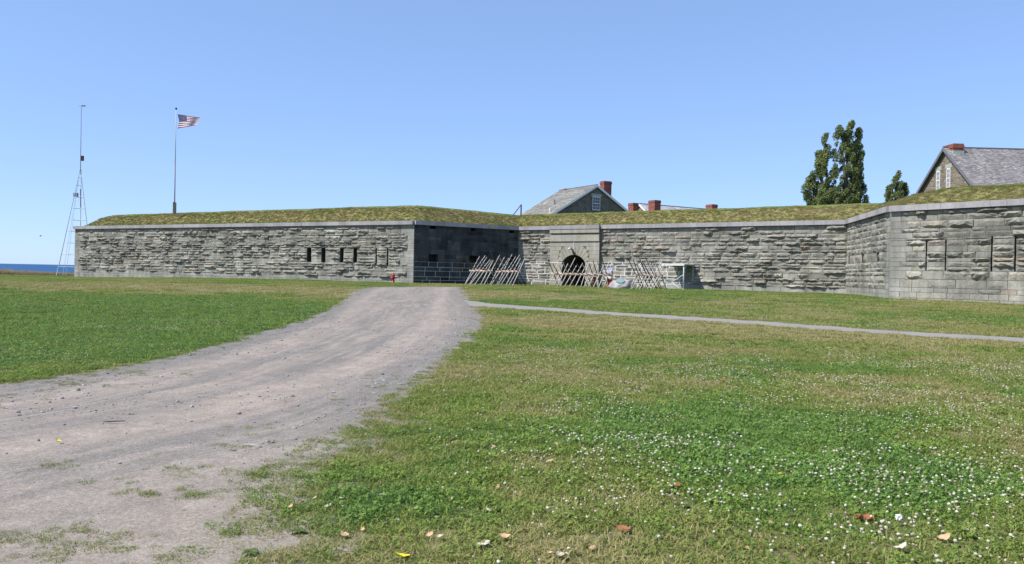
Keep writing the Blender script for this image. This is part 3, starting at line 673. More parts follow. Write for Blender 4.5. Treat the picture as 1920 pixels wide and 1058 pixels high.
# ------------------------------------------------------------------ hydrant, boulder, sign, barrel
q = ground(737, 531.5); q.x, q.y = at(737, 531, 64.5).xy; q.z = z1(q.x, q.y)
hy = empty('fire_hydrant', q, R(-15)); tag(hy, 'red fire hydrant standing on grass before the stone wall', 'hydrant')
MB().lathe([(.0, 0), (.17, 0), (.17, .04), (.115, .05), (.11, .5), (.15, .52), (.15, .56), (.12, .58)]).build('barrel', M_red, hy, smooth=True)
MB().lathe([(.13, .57), (.14, .62), (.12, .72), (.06, .8), (.035, .81), (.035, .87), (0, .875)]).build('bonnet', M_red, hy, smooth=True)
for sg in (-1, 1): MB().lathe([(.06, 0), (.06, sg * .1), (.075, sg * .1), (.075, sg * .15), (0, sg * .16)], (sg * .1, 0, .44), axis='x').build('outlet', M_red, hy, smooth=True)
MB().lathe([(.085, 0), (.085, -.1), (.1, -.1), (.1, -.17), (0, -.18)], (0, -.09, .42), axis='y').build('pumper_outlet', M_red, hy, smooth=True)
q = at(1164, 541, 61.5); q.z = z1(q.x, q.y)
bo = empty('boulder', q, R(-12)); tag(bo, 'pale memorial boulder with a blue green plaque, right of the gate', 'boulder')
bm = bmesh.new(); bmesh.ops.create_icosphere(bm, subdivisions=4, radius=1)
from mathutils import noise as mn
for v in bm.verts:
    p_ = v.co.copy(); nn = mn.ridged_multi_fractal(p_ * .9 + Vector((3, 1, 7)), 1.0, 2.1, 4, 1.0, 2.0) * .09 + mn.fractal(p_ * 2.3, 1.0, 2.0, 4) * .09 - .1; p_ *= 1 + nn; p_.z = min(p_.z, .62 + .12 * p_.x)
    x, y, z = p_.x * .90, p_.y * .55, p_.z * .56 + .3
    x += .45 * (z - .28) * 1.0
    y += .45 * (z - .28); v.co = (x, y, z)
me = bpy.data.meshes.new('rock'); bm.to_mesh(me); bm.free()
M_bould = stone_mat('pale_granite', [(0, (.37, .36, .34)), (1, (.41, .40, .38))], .25, .2, .6); me.materials.append(M_bould)
me.polygons.foreach_set('use_smooth', [True] * len(me.polygons)); link('rock', me, bo)
M_plq = simple('verdigris_plaque', (.19, .255, .26), .6, .4, .15, 8)
nrm_ = Vector((0, -.75, .66)).normalized(); ax = Vector((1, 0, .02)).normalized(); ay = nrm_.cross(ax).normalized(); pc = Vector((-.02, -.36, .58))
mb = MB(); o_ = [pc + ax * .34 * math.cos(t) + ay * .22 * math.sin(t) for t in np.linspace(0, 2 * math.pi, 21)[:-1]]; o2 = [p_ + nrm_ * .05 for p_ in o_]
mb.face(o2)
for i in range(20): mb.face([o_[i], o_[(i + 1) % 20], o2[(i + 1) % 20], o2[i]])
mb.build('plaque', M_plq, bo)
q = at(1143, 538, 64.0); q.z = z1(q.x, q.y)
sg_ = empty('information_sign', q, ang); tag(sg_, 'small notice board on timber posts with a red lower part beside the boulder', 'sign')
for x in (-.2, .2): MB().box(x - .04, x + .04, -.04, .04, 0, 1.35).build('post', simple('orange_timber', (.42, .24, .11), .8, .2) if x < 0 else bpy.data.materials['orange_timber'], sg_)
MB().box(-.15, .15, -.03, .03, .05, .68).build('lower_panel', simple('red_panel', (.30, .012, .015), .5, .35), sg_)
MB().box(-.15, .15, -.03, .03, .69, .98).build('grey_panel', M_white, sg_)
mb = MB(); mb.raw([(-.2, -.25, 1.2), (.2, -.25, 1.2), (.2, .05, 1.55), (-.2, .05, 1.55), (-.2, -.21, 1.18), (.2, -.21, 1.18), (.2, .09, 1.53), (-.2, .09, 1.53)], [(0, 1, 2, 3), (4, 7, 6, 5), (0, 4, 5, 1), (1, 5, 6, 2), (2, 6, 7, 3), (3, 7, 4, 0)])
pnl = mb.build('notice_panel', simple('notice_white', (.45, .43, .47), .7), sg_)
M_blue = simple('notice_print_blue', (.10, .11, .32), .6, .3)
def tilt(x0, x1, t0, t1): return [(x * .68, -.25 + .3 * t, 1.2 + .35 * t + .004) for x, t in ((x0, t0), (x1, t0), (x1, t1), (x0, t1))]
def off(l): return [(x, y - .004, z) for x, y, z in l]
mb = MB(); mb.face(off(tilt(-.25, .0, .55, .92)))
for k in range(3): mb.face(off(tilt(.04, .26, .58 + k * .12, .63 + k * .12)))
for k in range(4): mb.face(off(tilt(-.25, .26, .1 + k * .1, .14 + k * .1)))
mb.build('print', M_blue, pnl)
q = at(1112.5, 537, 66.9); q.z = z1(q.x, q.y)
ba = empty('barrel', q); tag(ba, 'dark red brown barrel behind the long barricade right of the arch', 'barrel')
for k in range(10):
    a_ = 2 * math.pi * k / 10; mb = MB(); rows = []
    for (r_, h_) in ((.22, 0), (.27, .25), (.285, .42), (.27, .6), (.22, .85)):
        rows.append([(r_ * math.cos(a_ + t), r_ * math.sin(a_ + t), h_) for t in (-.3, .3)])
    for i in range(4): mb.face([rows[i][0], rows[i][1], rows[i + 1][1], rows[i + 1][0]])
    mb.build('stave', M_brown if k % 3 else M_rust, ba)
for z_, r_ in ((.1, .247), (.3, .283), (.56, .283), (.76, .247)): MB().lathe([(r_, -.025), (r_ + .012, 0), (r_, .025)], (0, 0, z_), 16).build('hoop', M_black, ba)
MB().lathe([(0, .8), (.22, .8)], n=16).build('barrel_head', M_brown, ba)

# ------------------------------------------------------------------ mast, flagpole, flag, post, bird
q = at(148, 520, 97); zm0 = z1(q.x, q.y); ms_ = 97 / FPX
mast = empty('lattice_mast', (q.x, q.y, zm0)); tag(mast, 'thin lattice weather mast with wind vane behind the far left corner', 'mast')
zof = lambda py: (at(150, py, 97).z - zm0)
ztp = zof(318); LEG = [Vector((-2.15, -1.0, 0)), Vector((2.2, -.9, 0)), Vector((-.9, 1.9, 0))]
def legp(k, z): t = z / ztp; return LEG[k] * (1 - t) + Vector((.0 + .05 * (k - 1), .06 * (k == 2), 0)) * t + Vector((.12 * t * 0, 0, z))
for k in range(3): MB().tube([legp(k, -.1), legp(k, ztp)], [.055, .035], 6).build('leg', M_galv, mast)
for py in (501, 478, 456, 434, 413, 391, 370, 348, 333, 322):
    z = zof(py)
    for k in range(3): MB().tube([legp(k, z), legp((k + 1) % 3, z)], .028, 5).build('rung', M_galv, mast)
lad = [Vector((-1.35, -1.1, 0)), Vector((-1.0, -1.1, 0))]
for l_ in lad: MB().tube([l_, legp(0, ztp * .97) + Vector((.03, -.05, 0))], .02, 5).build('ladder_rail', M_galv, mast)
MB().tube([(0, 0, ztp - .6), (0.0, 0, zof(198))], [.045, .022], 6).build('antenna_pole', M_rust, mast)
z = zof(297); MB().box(.04, .34, -.14, .14, z - .3, z + .3).build('instrument_box', M_boxd, mast)
z = zof(366); MB().box(-.75, -.3, -.2, .2, z - .25, z + .25).build('junction_box', simple('grey_box', (.25, .27, .33), .6), mast)
MB().tube([(0.2, -.2, zof(390)), (.15, -.2, zof(355))], .06, 6).build('rain_pipe', M_rust, mast)
z = zof(199); vane = MB(); vane.tube([(-.35, 0, z), (.1, 0, z)], .018, 5); vane.box(.08, .5, -.012, .012, z - .05, z + .1); vane.build('wind_vane', M_brown, mast)
Yf = 84.0; q = at(327.2, 397, Yf); fb = Vector((q.x, q.y, q.z - .25))
fp = empty('flagpole', fb); tag(fp, 'tall thin flagpole with wooden base post on the grassy rampart', 'flagpole')
zt_ = at(330, 216, Yf).z - fb.z; zpb = at(327, 379, Yf).z - fb.z
MB().box(-.14, -.035, -.12, .12, 0, zpb).box(.035, .14, -.12, .12, 0, zpb - .05).build('base_post', M_postw, fp)
MB().tube([(0, 0, .2), (0, 0, zt_ * .5)], [.06, .05], 8).build('pole', simple('red_brown_pole', (.20, .10, .10), .6), fp, smooth=True)
MB().tube([(0, 0, zt_ * .5), (0, 0, zt_ + .6)], [.048, .03], 8).build('pole', simple('pale_pole', (.55, .50, .52), .6), fp, smooth=True)
MB().lathe([(0, -.12), (.08, -.09), (.12, 0), (.08, .09), (0, .12)], (0, 0, zt_ + .68), 10).build('ball_finial', simple('dark_bronze', (.05, .05, .09), .5), fp, smooth=True)
# flag
M_fr, M_fw, M_fb = simple('flag_red', (.27, .02, .045), .9, .1, .05), simple('flag_white', (.82, .80, .82), .9, .1, .04), simple('flag_blue', (.03, .033, .13), .9, .1, .05)
zt2 = at(335, 214.5, Yf).z - fb.z
fl = tag(empty('flag', fb + Vector((.1, 0, zt2))), 'american flag with stripes and stars flying from the flagpole', 'flag')
FWX, FH, NXf, NZ = 2.4, 1.5, 30, 26
def fpos(uu, vv):                    # uu along fly, vv down
    x = .06 + uu * (FWX - .38 * vv * uu) + .16 * max(0, .25 - abs(vv - .45)) * (1 - uu) + .13 * math.sin(min(vv, 1) * 3.14) * (1 - uu)
    z = -vv * (FH - .45 * uu * (1 - uu * .2)) - .34 * uu * (1 - vv) + .03 * math.sin(uu * 8 + vv * 1.0) * uu ** .4
    return Vector((x, .07 * math.sin(uu * 8 + vv * 1.2) * (.25 + uu) - .15 * uu, z))
vs = [fpos(i / NXf, j / NZ) for j in range(NZ + 1) for i in range(NXf + 1)]; mb = MB()
for j in range(NZ):
    for i in range(NXf):
        mi = 2 if (i < 12 and j < 14) else (0 if (j // 2) % 2 == 0 else 1)
        mb.f.append((j * (NXf + 1) + i, j * (NXf + 1) + i + 1, (j + 1) * (NXf + 1) + i + 1, (j + 1) * (NXf + 1) + i)); mb.mi.append(mi)
mb.v = [tuple(v) for v in vs]; mb.build('flag_cloth', [M_fr, M_fw, M_fb], fl, smooth=True)
stb = MB()
for r_ in range(9):
    for c_ in range(6 if r_ % 2 == 0 else 5):
        uu = .4 * (c_ * 2 + 1 + r_ % 2) / 12.2; vv = (7 / 13) * (r_ + 1) / 10
        for sgn in (-1, 1):
            cpt = fpos(uu, vv) + Vector((0, sgn * .012, 0))
            stb.face([cpt + Vector((math.sin(k * math.pi / 5), 0, math.cos(k * math.pi / 5))) * (.035 if k % 2 == 0 else .015) for k in range(10)])
tag(stb.build('star', M_fw, fl), kind='stuff')
q = at(977, 398, 77); zq = at(977, 383.5, 77).z
pb = tag(empty('braced_post', (q.x, q.y, q.z - .8)), 'wooden post with a diagonal brace above the rampart left of the gable', 'post')
MB().box(-.07, .07, -.07, .07, 0, zq - q.z + .8).build('post', M_brown, pb)
mb = MB(); mb.tube([(-.75, 0, .5), (-.05, 0, zq - q.z + .72)], .05, 6); mb.build('brace', M_brown, pb)
q = at(76, 443, 120); bd = tag(empty('bird', q, .4), 'small dark bird flying over the lake, left of the mast', 'bird')
mb = MB(); mb.tube([(-.16, 0, 0), (-.06, 0, .015), (.06, 0, .02), (.16, 0, .03), (.2, 0, .03)], [.012, .05, .055, .03, .008], 8)
for sg in (-1, 1): mb.raw([(-.05, sg * .04, .03), (.07, sg * .04, .03), (.04, sg * .22, .12), (-.03, sg * .4, .1), (-.05, sg * .22, .11)], [(0, 1, 2, 3, 4)])
mb.build('bird_body', M_boxd, bd)

# ------------------------------------------------------------------ buildings behind the rampart
def rubble_mat(name, c1, c2, c3):
    mt, nt, b = newmat(name, .95, .1); p = nd(nt, 'ShaderNodeTexCoord').outputs['Object']
    vo = nd(nt, 'ShaderNodeTexVoronoi', {'Vector': vscale(nt, p, (1.6, 1.6, 3.4)), 'Scale': 1.0}, feature='F1')
    sepc = nd(nt, 'ShaderNodeSeparateColor', {0: vo.outputs['Color']}).outputs[0]
    c = ramp(nt, sepc, [(0, c1), (.5, c2), (1, c3)])
    c = mixc(nt, 1.0, c, grey(nt, mapr(nt, noise(nt, p, 5, 4), .3, .7, .75, 1.25)), 'MULTIPLY')
    ed = nd(nt, 'ShaderNodeTexVoronoi', {'Vector': vscale(nt, p, (1.6, 1.6, 3.4)), 'Scale': 1.0}, feature='DISTANCE_TO_EDGE').outputs['Distance']
    c = mixc(nt, mapr(nt, ed, .0, .06, .7, 0), c, (.26, .23, .19)); nt.links.new(c, b.inputs['Base Color']); bump(nt, b, mapr(nt, ed, 0, .15, 0, 1), .6, .05); return mt
def brick_mat(name, ca, cb):
    mt, nt, b = newmat(name, .9, .15); p = nd(nt, 'ShaderNodeTexCoord').outputs['Object']
    sx = nd(nt, 'ShaderNodeSeparateXYZ', {0: p}); v = nd(nt, 'ShaderNodeCombineXYZ', {0: math_(nt, 'ADD', sx.outputs[0], sx.outputs[1]), 1: sx.outputs[2], 2: 0.0}).outputs[0]
    br = nd(nt, 'ShaderNodeTexBrick', {'Vector': v, 'Color1': c4(ca), 'Color2': c4(cb), 'Mortar': (.22, .15, .12, 1), 'Scale': 1.0, 'Mortar Size': .008, 'Brick Width': .22, 'Row Height': .075})
    nt.links.new(mixc(nt, 1.0, br.outputs[0], grey(nt, mapr(nt, noise(nt, p, 2.5, 4), .3, .7, .75, 1.25)), 'MULTIPLY'), b.inputs['Base Color']); return mt
def shingle_mat(name, c1, c2, c3):
    mt, nt, b = newmat(name, .95, .15); p = nd(nt, 'ShaderNodeTexCoord').outputs['Object']
    isl = nd(nt, 'ShaderNodeNewGeometry').outputs['Random Per Island']
    c = ramp(nt, isl, [(0, c1), (.35, c2), (.85, c2), (1, c3)])
    c = mixc(nt, 1.0, c, grey(nt, mapr(nt, noise(nt, p, .8, 4), .3, .7, .78, 1.2)), 'MULTIPLY'); nt.links.new(c, b.inputs['Base Color']); return mt
M_brick = brick_mat('red_brick', (.22, .055, .04), (.28, .085, .06))
M_shA = shingle_mat('weathered_shingle', (.20, .19, .17), (.28, .27, .245), (.38, .365, .33))
M_shB = shingle_mat('silver_shingle', (.25, .23, .222), (.33, .305, .295), (.47, .44, .425))
M_shC = shingle_mat('pale_shingle', (.40, .39, .37), (.48, .47, .45), (.58, .57, .55))
M_rubA = rubble_mat('dark_rubble', (.10, .10, .085), (.135, .13, .105), (.165, .155, .125))
M_rubB = rubble_mat('tan_rubble', (.16, .14, .105), (.21, .18, .135), (.25, .20, .15))
M_lint = simple('lintel_stone', (.36, .35, .31), .9, .15)
M_rakeg = simple('grey_board', (.15, .15, .17), .8, .2)
def house(name, label, apex, r2, hwid, slope, length, zbase, mwall, mroof, mrake, sh=.22, shw=.35, oh=.25, rake_w=.3):
    r2 = r2.normalized(); an = math.atan2(r2.y, r2.x) - math.pi / 2; root = empty(name, (apex.x, apex.y, zbase), an); tag(root, label, 'building')
    za = apex.z - zbase; ts = math.tan(slope); ze = za - hwid * ts
    mb = MB(); pf = [(-hwid, 0, 0), (hwid, 0, 0), (hwid, 0, ze - .12), (0, 0, za - .12), (-hwid, 0, ze - .12)]; pk = [(x, length, z) for x, _, z in pf]
    mb.face(pf); mb.face(pk[::-1])
    for i, j in ((0, 1), (1, 2), (4, 0)): mb.face([pf[i], pf[j], pk[j], pk[i]])
    mb.build('wall', mwall, root)
    rf_ = MB(); sl = hwid / math.cos(slope) + .35; rr = random.Random(len(label))
    for sg in (-1, 1):
        def P(t, y, h): return (sg * t * math.cos(slope) + sg * h * math.sin(slope), y, za - t * math.sin(slope) + h * math.cos(slope))
        rf_.face([P(0, -oh, -.02), P(sl, -oh, -.02), P(sl, length + oh, -.02), P(0, length + oh, -.02)])
        t = sl
        while t > 0:
            t2 = max(t - sh, 0); y = -oh - .02
            while y < length + oh:
                w_ = shw * rr.uniform(.6, 1.5); y2 = min(y + w_, length + oh + .02); h = rr.uniform(.03, .055); dt = rr.uniform(-.02, .02)
                rf_.raw([P(t + dt, y, h), P(t + dt, y2, h), P(t2, y2, .008), P(t2, y, .008), P(t + dt, y, 0), P(t + dt, y2, 0)], [(0, 1, 2, 3), (4, 5, 1, 0)]); y = y2
            t = t2
    roof = rf_.build('roof', mroof, root)
    MB().box(-.1, .1, -oh, length + oh, za + .0, za + .075).build('ridge_board', M_rakeg, roof)
    for sg in (-1, 1):
        for yy in (-oh, length + oh):
            mb = MB(); a = Vector((0, 0, za + .02)); b_ = Vector((sg * (hwid + .3), 0, ze - .3 * ts + .02)); dn = Vector((0, 0, -rake_w))
            ys = (yy - .03, yy + .03); mb.raw([(a.x, ys[0], a.z), (b_.x, ys[0], b_.z), (b_.x, ys[0], b_.z - rake_w), (a.x, ys[0], a.z - rake_w), (a.x, ys[1], a.z), (b_.x, ys[1], b_.z), (b_.x, ys[1], b_.z - rake_w), (a.x, ys[1], a.z - rake_w)],
                   [(0, 1, 2, 3), (4, 7, 6, 5), (0, 4, 5, 1), (2, 6, 7, 3), (1, 5, 6, 2)]); mb.build('rake_board', mrake, root)
            # soffit between wall and board
            mb = MB(); y0_, y1_ = (0, yy) if yy < 0 else (length, yy); mb.face([(a.x, y0_, a.z - .1), (b_.x, y0_, b_.z - .1), (b_.x, y1_, b_.z - .1), (a.x, y1_, a.z - .1)]); mb.build('soffit', mrake, root)
    return root
def chimney(root, x, y, wx, wy, z0, z1_, flash=True):
    mb = MB(); mb.box(x - wx / 2, x + wx / 2, y - wy / 2, y + wy / 2, z0, z1_ - .35)
    mb.box(x - wx / 2 - .05, x + wx / 2 + .05, y - wy / 2 - .05, y + wy / 2 + .05, z1_ - .35, z1_ - .14); mb.box(x - wx / 2 - .01, x + wx / 2 + .01, y - wy / 2 - .01, y + wy / 2 + .01, z1_ - .14, z1_)
    o = mb.build('chimney', M_brick, root)
    MB().box(x - wx / 2 + .15, x + wx / 2 - .15, y - wy / 2 + .15, y + wy / 2 - .15, z1_, z1_ + .012).build('flue', M_black, o)
    return o
def window(root, x, z0, z1_, w_, y=0.0, shade=True):
    fr = MB()
    for xa, xb in ((x - w_ / 2, x - w_ / 2 + .055), (x + w_ / 2 - .055, x + w_ / 2)): fr.box(xa, xb, y - .05, y - .003, z0, z1_)
    fr.box(x - w_ / 2 + .08, x + w_ / 2 - .08, y - .05, y - .003, z1_ - .09, z1_); fr.box(x - w_ / 2 + .08, x + w_ / 2 - .08, y - .05, y - .003, z0, z0 + .08)
    fr.box(x - w_ / 2 + .08, x + w_ / 2 - .08, y - .055, y - .003, (z0 + z1_) / 2 - .035, (z0 + z1_) / 2 + .035)
    f = fr.build('window', M_white, root); zi0, zi1 = z0 + .08, z1_ - .09; zm = (z0 + z1_) / 2
    xs = np.linspace(x - w_ / 2 + .08, x + w_ / 2 - .08, 4); g = MB()
    for lo, hi in ((zi0, zm - .05), (zm + .05, zi1)):
        zz_ = np.linspace(lo, hi, 3)
        for i in range(3):
            for j in range(2): MB().face([(xs[i] + .012, y - .02, zz_[j] + .012), (xs[i + 1] - .012, y - .02, zz_[j] + .012), (xs[i + 1] - .012, y - .02, zz_[j + 1] - .012), (xs[i] + .012, y - .02, zz_[j + 1] - .012)]).build('pane', M_glass, f)
        for i in (1, 2): g.box(xs[i] - .014, xs[i] + .014, y - .035, y - .004, lo, hi)
        g.box(xs[0], xs[3], y - .034, y - .004, zz_[1] - .014, zz_[1] + .014)
    g.build('glazing_bar', M_white, f)
    MB().box(x - w_ / 2 - .2, x + w_ / 2 + .2, y - .05, y + .05, z1_ + .01, z1_ + .35).build('lintel', M_lint, root)
ap = at(1118, 347, 100); h1 = house('stone_house', 'stone house with grey shingled roof and shaded gable window behind the rampart', ap, Vector((-.49, .87)), 8.0, R(31), 8.2, 1.5, M_rubA, M_shA, M_white, .24, .4)
za = ap.z - 1.5
window(h1, .05, za - 3.15, za - 1.45, 1.15)
bpy.context.view_layer.update()
q = h1.matrix_world.inverted() @ at(1136, 340.5, 101.6); chimney(h1, q.x, q.y, 1.15, .9, za - 3.4, q.z)
q = h1.matrix_world.inverted() @ at(1063, 354.3, 106); chimney(h1, q.x, q.y, .75, .6, za - 1.5, q.z)
pp = MB(); pp.tube([(-4.2, 3.0, za - 2.6), (-4.2, 3.0, za - 1.9)], .09, 8).build('vent_pipe', M_rakeg, h1); MB().tube([(-6.0, 1.2, za - 3.7), (-6.0, 1.2, za - 3.15)], .07, 8).build('vent_pipe', M_white, h1)
p1, p2 = at(1200, 382.2, 120), at(1322, 391, 127); ap2 = Vector((p1.x, p1.y, p1.z))
h2 = house('barracks', 'long low building with pale roof and brick chimneys peeping over the rampart', ap2, (p2 - p1).xy, 5.2, R(36), 34, 1.5, M_rubB, M_shC, M_white, .3, .6)
z2 = ap2.z - 1.5
def loc_in(root, p): return root.matrix_world.inverted() @ p
bpy.context.view_layer.update()
for (x, py, Y, w_) in ((1187.5, 381.2, 118, 1.15), (1227.5, 376.2, 117, 1.35), (1334.5, 384.0, 128, 1.4)):
    q = loc_in(h2, at(x, py, Y)); chimney(h2, q.x, q.y, w_, w_ * .85, 3, q.z)
ap3 = at(1775, 277, 66); h3 = house('stone_house', 'tan stone house with steep silver shingle roof and brick chimney at the right edge', ap3, Vector((1, .03)), 7.0, R(40), 22, 1.5, M_rubB, M_shB, M_rakeg, .14, .2, .3, .28)
bpy.context.view_layer.update(); z3 = ap3.z - 1.5
cw = loc_in(h3, at(1788, 280, 65)); chimney(h3, .0, .55, 1.5, .85, z3 - 1.6, at(1788, 268, 65).z - 1.5)
MB().box(-.8, .8, .09, 1.01, z3 - .95, z3 - .36).build('chimney_base', M_lead, h3)
def on_gable(px, py):
    mi = h3.matrix_world.inverted(); o_ = mi @ CP; d_ = mi.to_3x3() @ ray(px, py); t = -o_.y / d_.y; return o_ + d_ * t
for (xa, xb, yt, ybm) in ((1756, 1763, 321, 352), (1774.5, 1783, 316, 352)):
    a, b_ = on_gable(xa, (yt + ybm) / 2), on_gable(xb, (yt + ybm) / 2); t = on_gable((xa + xb) / 2, yt).z
    window(h3, (a.x + b_.x) / 2, t - 1.6, t, .52)

# ------------------------------------------------------------------ trees
M_leaf, nt, b = newmat('poplar_leaf', .6, .3); p = wpos(nt)
isl = nd(nt, 'ShaderNodeNewGeometry').outputs['Random Per Island']
c = mixc(nt, isl, (.13, .175, .05), (.29, .325, .11)); c = mixc(nt, mapr(nt, noise(nt, p, .55, 3), .4, .65, 0, .5), c, (.11, .15, .08)); nt.links.new(c, b.inputs['Base Color'])
tr = nd(nt, 'ShaderNodeBsdfTranslucent', {0: c}); mx = nd(nt, 'ShaderNodeMixShader', {0: .25, 1: b.outputs[0], 2: tr.outputs[0]}); mx.inputs[0].default_value = .35; nt.links.new(mx.outputs[0], nt.nodes['Material Output'].inputs[0])
M_trunk = simple('poplar_bark', (.12, .10, .08), .95, .1, .3, 3)
def tree(label, Y, spires, zb0, trunk_px, leaf=.2, dens=1.0, seed=1):
    rs = np.random.RandomState(seed); k = Y / FPX
    b0 = at(trunk_px[0], trunk_px[1], Y); root = tag(empty('poplar_tree', (b0.x, b0.y, zb0)), label, 'tree')
    V = []; tk = MB(); o3 = Vector((b0.x, b0.y, zb0))
    tk.tube([(0, 0, 0), (.1, 0, 3), (.1, 0, 6)], [.6, .45, .35], 9)
    for (path, wid, dpt) in spires:
        pts = [np.array(at(x, y, Y + dpt) - o3) for x, y in path]; ws = [w_ * k for w_ in wid]
        tk.tube([Vector((.1, 0, 4.5))] + [Vector(p_) for p_ in pts[:-1]], [.22] + [.15 * (1 - i / len(pts)) + .04 for i in range(len(pts) - 1)], 6)
        seg = np.array([np.linalg.norm(pts[i + 1] - pts[i]) for i in range(len(pts) - 1)]); tot = seg.sum()
        # branch clumps: each clump is an ascending plume of leaves
        nc = int(tot * 6.5 * np.mean(ws) * dens) + 7
        for _ in range(nc):
            t = rs.rand() * tot; i = int(np.searchsorted(np.cumsum(seg), t)); i = min(i, len(seg) - 1); f = (t - seg[:i].sum()) / seg[i]
            c0 = pts[i] * (1 - f) + pts[i + 1] * f; w_ = ws[i] * (1 - f) + ws[i + 1] * f
            a = rs.rand() * 6.283; rr_ = max(.1, w_ - .3) * rs.rand() ** .45; c0 = c0 + np.array([math.cos(a) * rr_, math.sin(a) * rr_ * .8, rs.uniform(-.3, .3)])
            R1 = rs.uniform(.35, .75); n = int(150 * R1 * R1 / .3) + 20
            q = rs.normal(size=(n, 3)); q /= np.linalg.norm(q, axis=1)[:, None]; q *= (rs.rand(n, 1) ** .45)
            q[:, 0] += .35 * q[:, 2]; q = q * np.array([R1 * .62, R1 * .62, R1 * 1.05]) * (1 - .25 * np.clip(q[:, 2:3], 0, 1)) + c0
            for v in q:
                d1 = rs.normal(size=3) + np.array([.3, 0, .8]); d1 /= np.linalg.norm(d1); d2 = np.cross(d1, rs.normal(size=3)); d2 /= np.linalg.norm(d2) + 1e-9; s_ = leaf * rs.uniform(.7, 1.3)
                V += [v - d1 * s_ * .5, v + d2 * s_ * .38, v + d1 * s_ * .5, v - d2 * s_ * .38]
    me = bpy.data.meshes.new('crown'); n = len(V) // 4
    me.from_pydata([tuple(v) for v in V], [], [(4 * i, 4 * i + 1, 4 * i + 2, 4 * i + 3) for i in range(n)]); me.materials.append(M_leaf); me.update(); link('crown', me, root)
    tk.build('trunk', M_trunk, root, smooth=True)
tree('tall many-stemmed poplar with wind-blown spires behind the rampart', 92, [
    ([(1560, 395), (1552, 340), (1545, 300), (1546, 270), (1549, 250)], [20, 21, 16, 12, 8], 0),
    ([(1538, 330), (1534, 295), (1536, 282)], [13, 10, 7], .4),
    ([(1590, 395), (1584, 330), (1579, 285), (1581, 250), (1576, 238)], [26, 30, 24, 18, 9], -.4),
    ([(1590, 300), (1592, 255), (1598, 226)], [16, 13, 7], 0),
    ([(1600, 395), (1604, 330), (1605, 285), (1610, 246)], [22, 24, 17, 8], .6),
    ([(1612, 388), (1612, 350), (1604, 320)], [16, 19, 14], .2), ([(1608, 300), (1614, 286)], [13, 9], .2),
    ([(1528, 395), (1526, 352), (1521, 326)], [15, 17, 10], .8),
    ([(1524, 385), (1513, 364), (1509, 354)], [10, 11, 8], .2),
    ([(1548, 392), (1546, 370), (1545, 355)], [16, 18, 15], -.8),
    ([(1572, 392), (1566, 365), (1563, 350)], [18, 17, 12], -1.2)], 2.0, (1572, 420), .17, .8, 5)
tree('small pointed poplar between the tall tree and the right house', 92, [
    ([(1680, 385), (1680, 350), (1681, 336), (1682, 324)], [18, 16, 12, 7], 0), ([(1692, 380), (1696, 358), (1697, 347)], [10, 9, 6], .3), ([(1668, 380), (1666, 362), (1667, 352)], [11, 10, 7], .3)], 2.0, (1680, 400), .17, .8, 6)

# ------------------------------------------------------------------ vegetation scattered as stuff
def grass_mat(name, gA, gB, dA, dB, transl=.3, lush=None):
    mt, nt, b = newmat(name, .7, .2)
    t = attr(nt, 'tint', 'INSTANCER'); dr = attr(nt, 'dry', 'INSTANCER'); isl = nd(nt, 'ShaderNodeNewGeometry').outputs['Random Per Island']
    tt = math_(nt, 'ADD', math_(nt, 'MULTIPLY', t, .35), math_(nt, 'MULTIPLY', isl, .65)); f = math_(nt, 'ADD', dr, mapr(nt, isl, 0, 1, -.3, .3), True)
    gc = mixc(nt, tt, gA, gB)
    if lush: gc = mixc(nt, mapr(nt, f, .0, .38, 1, 0), gc, mixc(nt, tt, *lush))
    c = mixc(nt, mapr(nt, f, .3, 1, 0, 1) if lush else f, gc, mixc(nt, tt, dA, dB)); nt.links.new(c, b.inputs['Base Color'])
    tr = nd(nt, 'ShaderNodeBsdfTranslucent', {0: c}); mx = nd(nt, 'ShaderNodeMixShader', {0: transl, 1: b.outputs[0], 2: tr.outputs[0]}); nt.links.new(mx.outputs[0], nt.nodes['Material Output'].inputs[0]); return mt
M_gr = grass_mat('lawn_blade', (.08, .135, .016), (.345, .405, .06), (.26, .225, .085), (.50, .43, .21), lush=((.05, .118, .03), (.205, .37, .105)))
M_cl = grass_mat('clover_leaf', (.06, .125, .014), (.31, .42, .075), (.11, .16, .03), (.29, .32, .09), lush=((.045, .11, .022), (.205, .36, .085)))
M_tall = grass_mat('rampart_blade', (.14, .17, .04), (.205, .235, .062), (.28, .215, .105), (.38, .30, .165))
M_reed = grass_mat('shore_reed', (.20, .17, .07), (.3, .25, .12), (.30, .22, .13), (.50, .40, .28))
def protos(name, meshes):
    pc_ = bpy.data.collections.new(name)
    for i, me in enumerate(meshes): pc_.objects.link(bpy.data.objects.new('%s_%02d' % (name, i), me))
    return pc_
def blades(rs, mb, n, rad, h0, h1, wd, lean, bend=.5):
    for _ in range(n):
        a = rs.rand() * 6.283; r_ = rad * math.sqrt(rs.rand()); x, y = r_ * math.cos(a), r_ * math.sin(a); h = rs.uniform(h0, h1); t = rs.rand() * 6.283; le = rs.rand() * lean * h
        dx, dy = math.cos(t), math.sin(t); px_, py_ = -dy * wd * rs.uniform(.6, 1.2) / 2, dx * wd * rs.uniform(.6, 1.2) / 2
        m1 = (x + dx * le * .4, y + dy * le * .4, h * .6); tp = (x + dx * le * (1 + bend), y + dy * le * (1 + bend), h)
        mb.raw([(x - px_, y - py_, 0), (x + px_, y + py_, 0), (m1[0] + px_ * .8, m1[1] + py_ * .8, m1[2]), (m1[0] - px_ * .8, m1[1] - py_ * .8, m1[2]), tp], [(0, 1, 2, 3), (3, 2, 4)])
def rawmesh(mb, nm, mat):
    me = bpy.data.meshes.new(nm); me.from_pydata(mb.v, [], mb.f); me.materials.append(mat); me.update(); return me
rs = np.random.RandomState(3); grassM = []
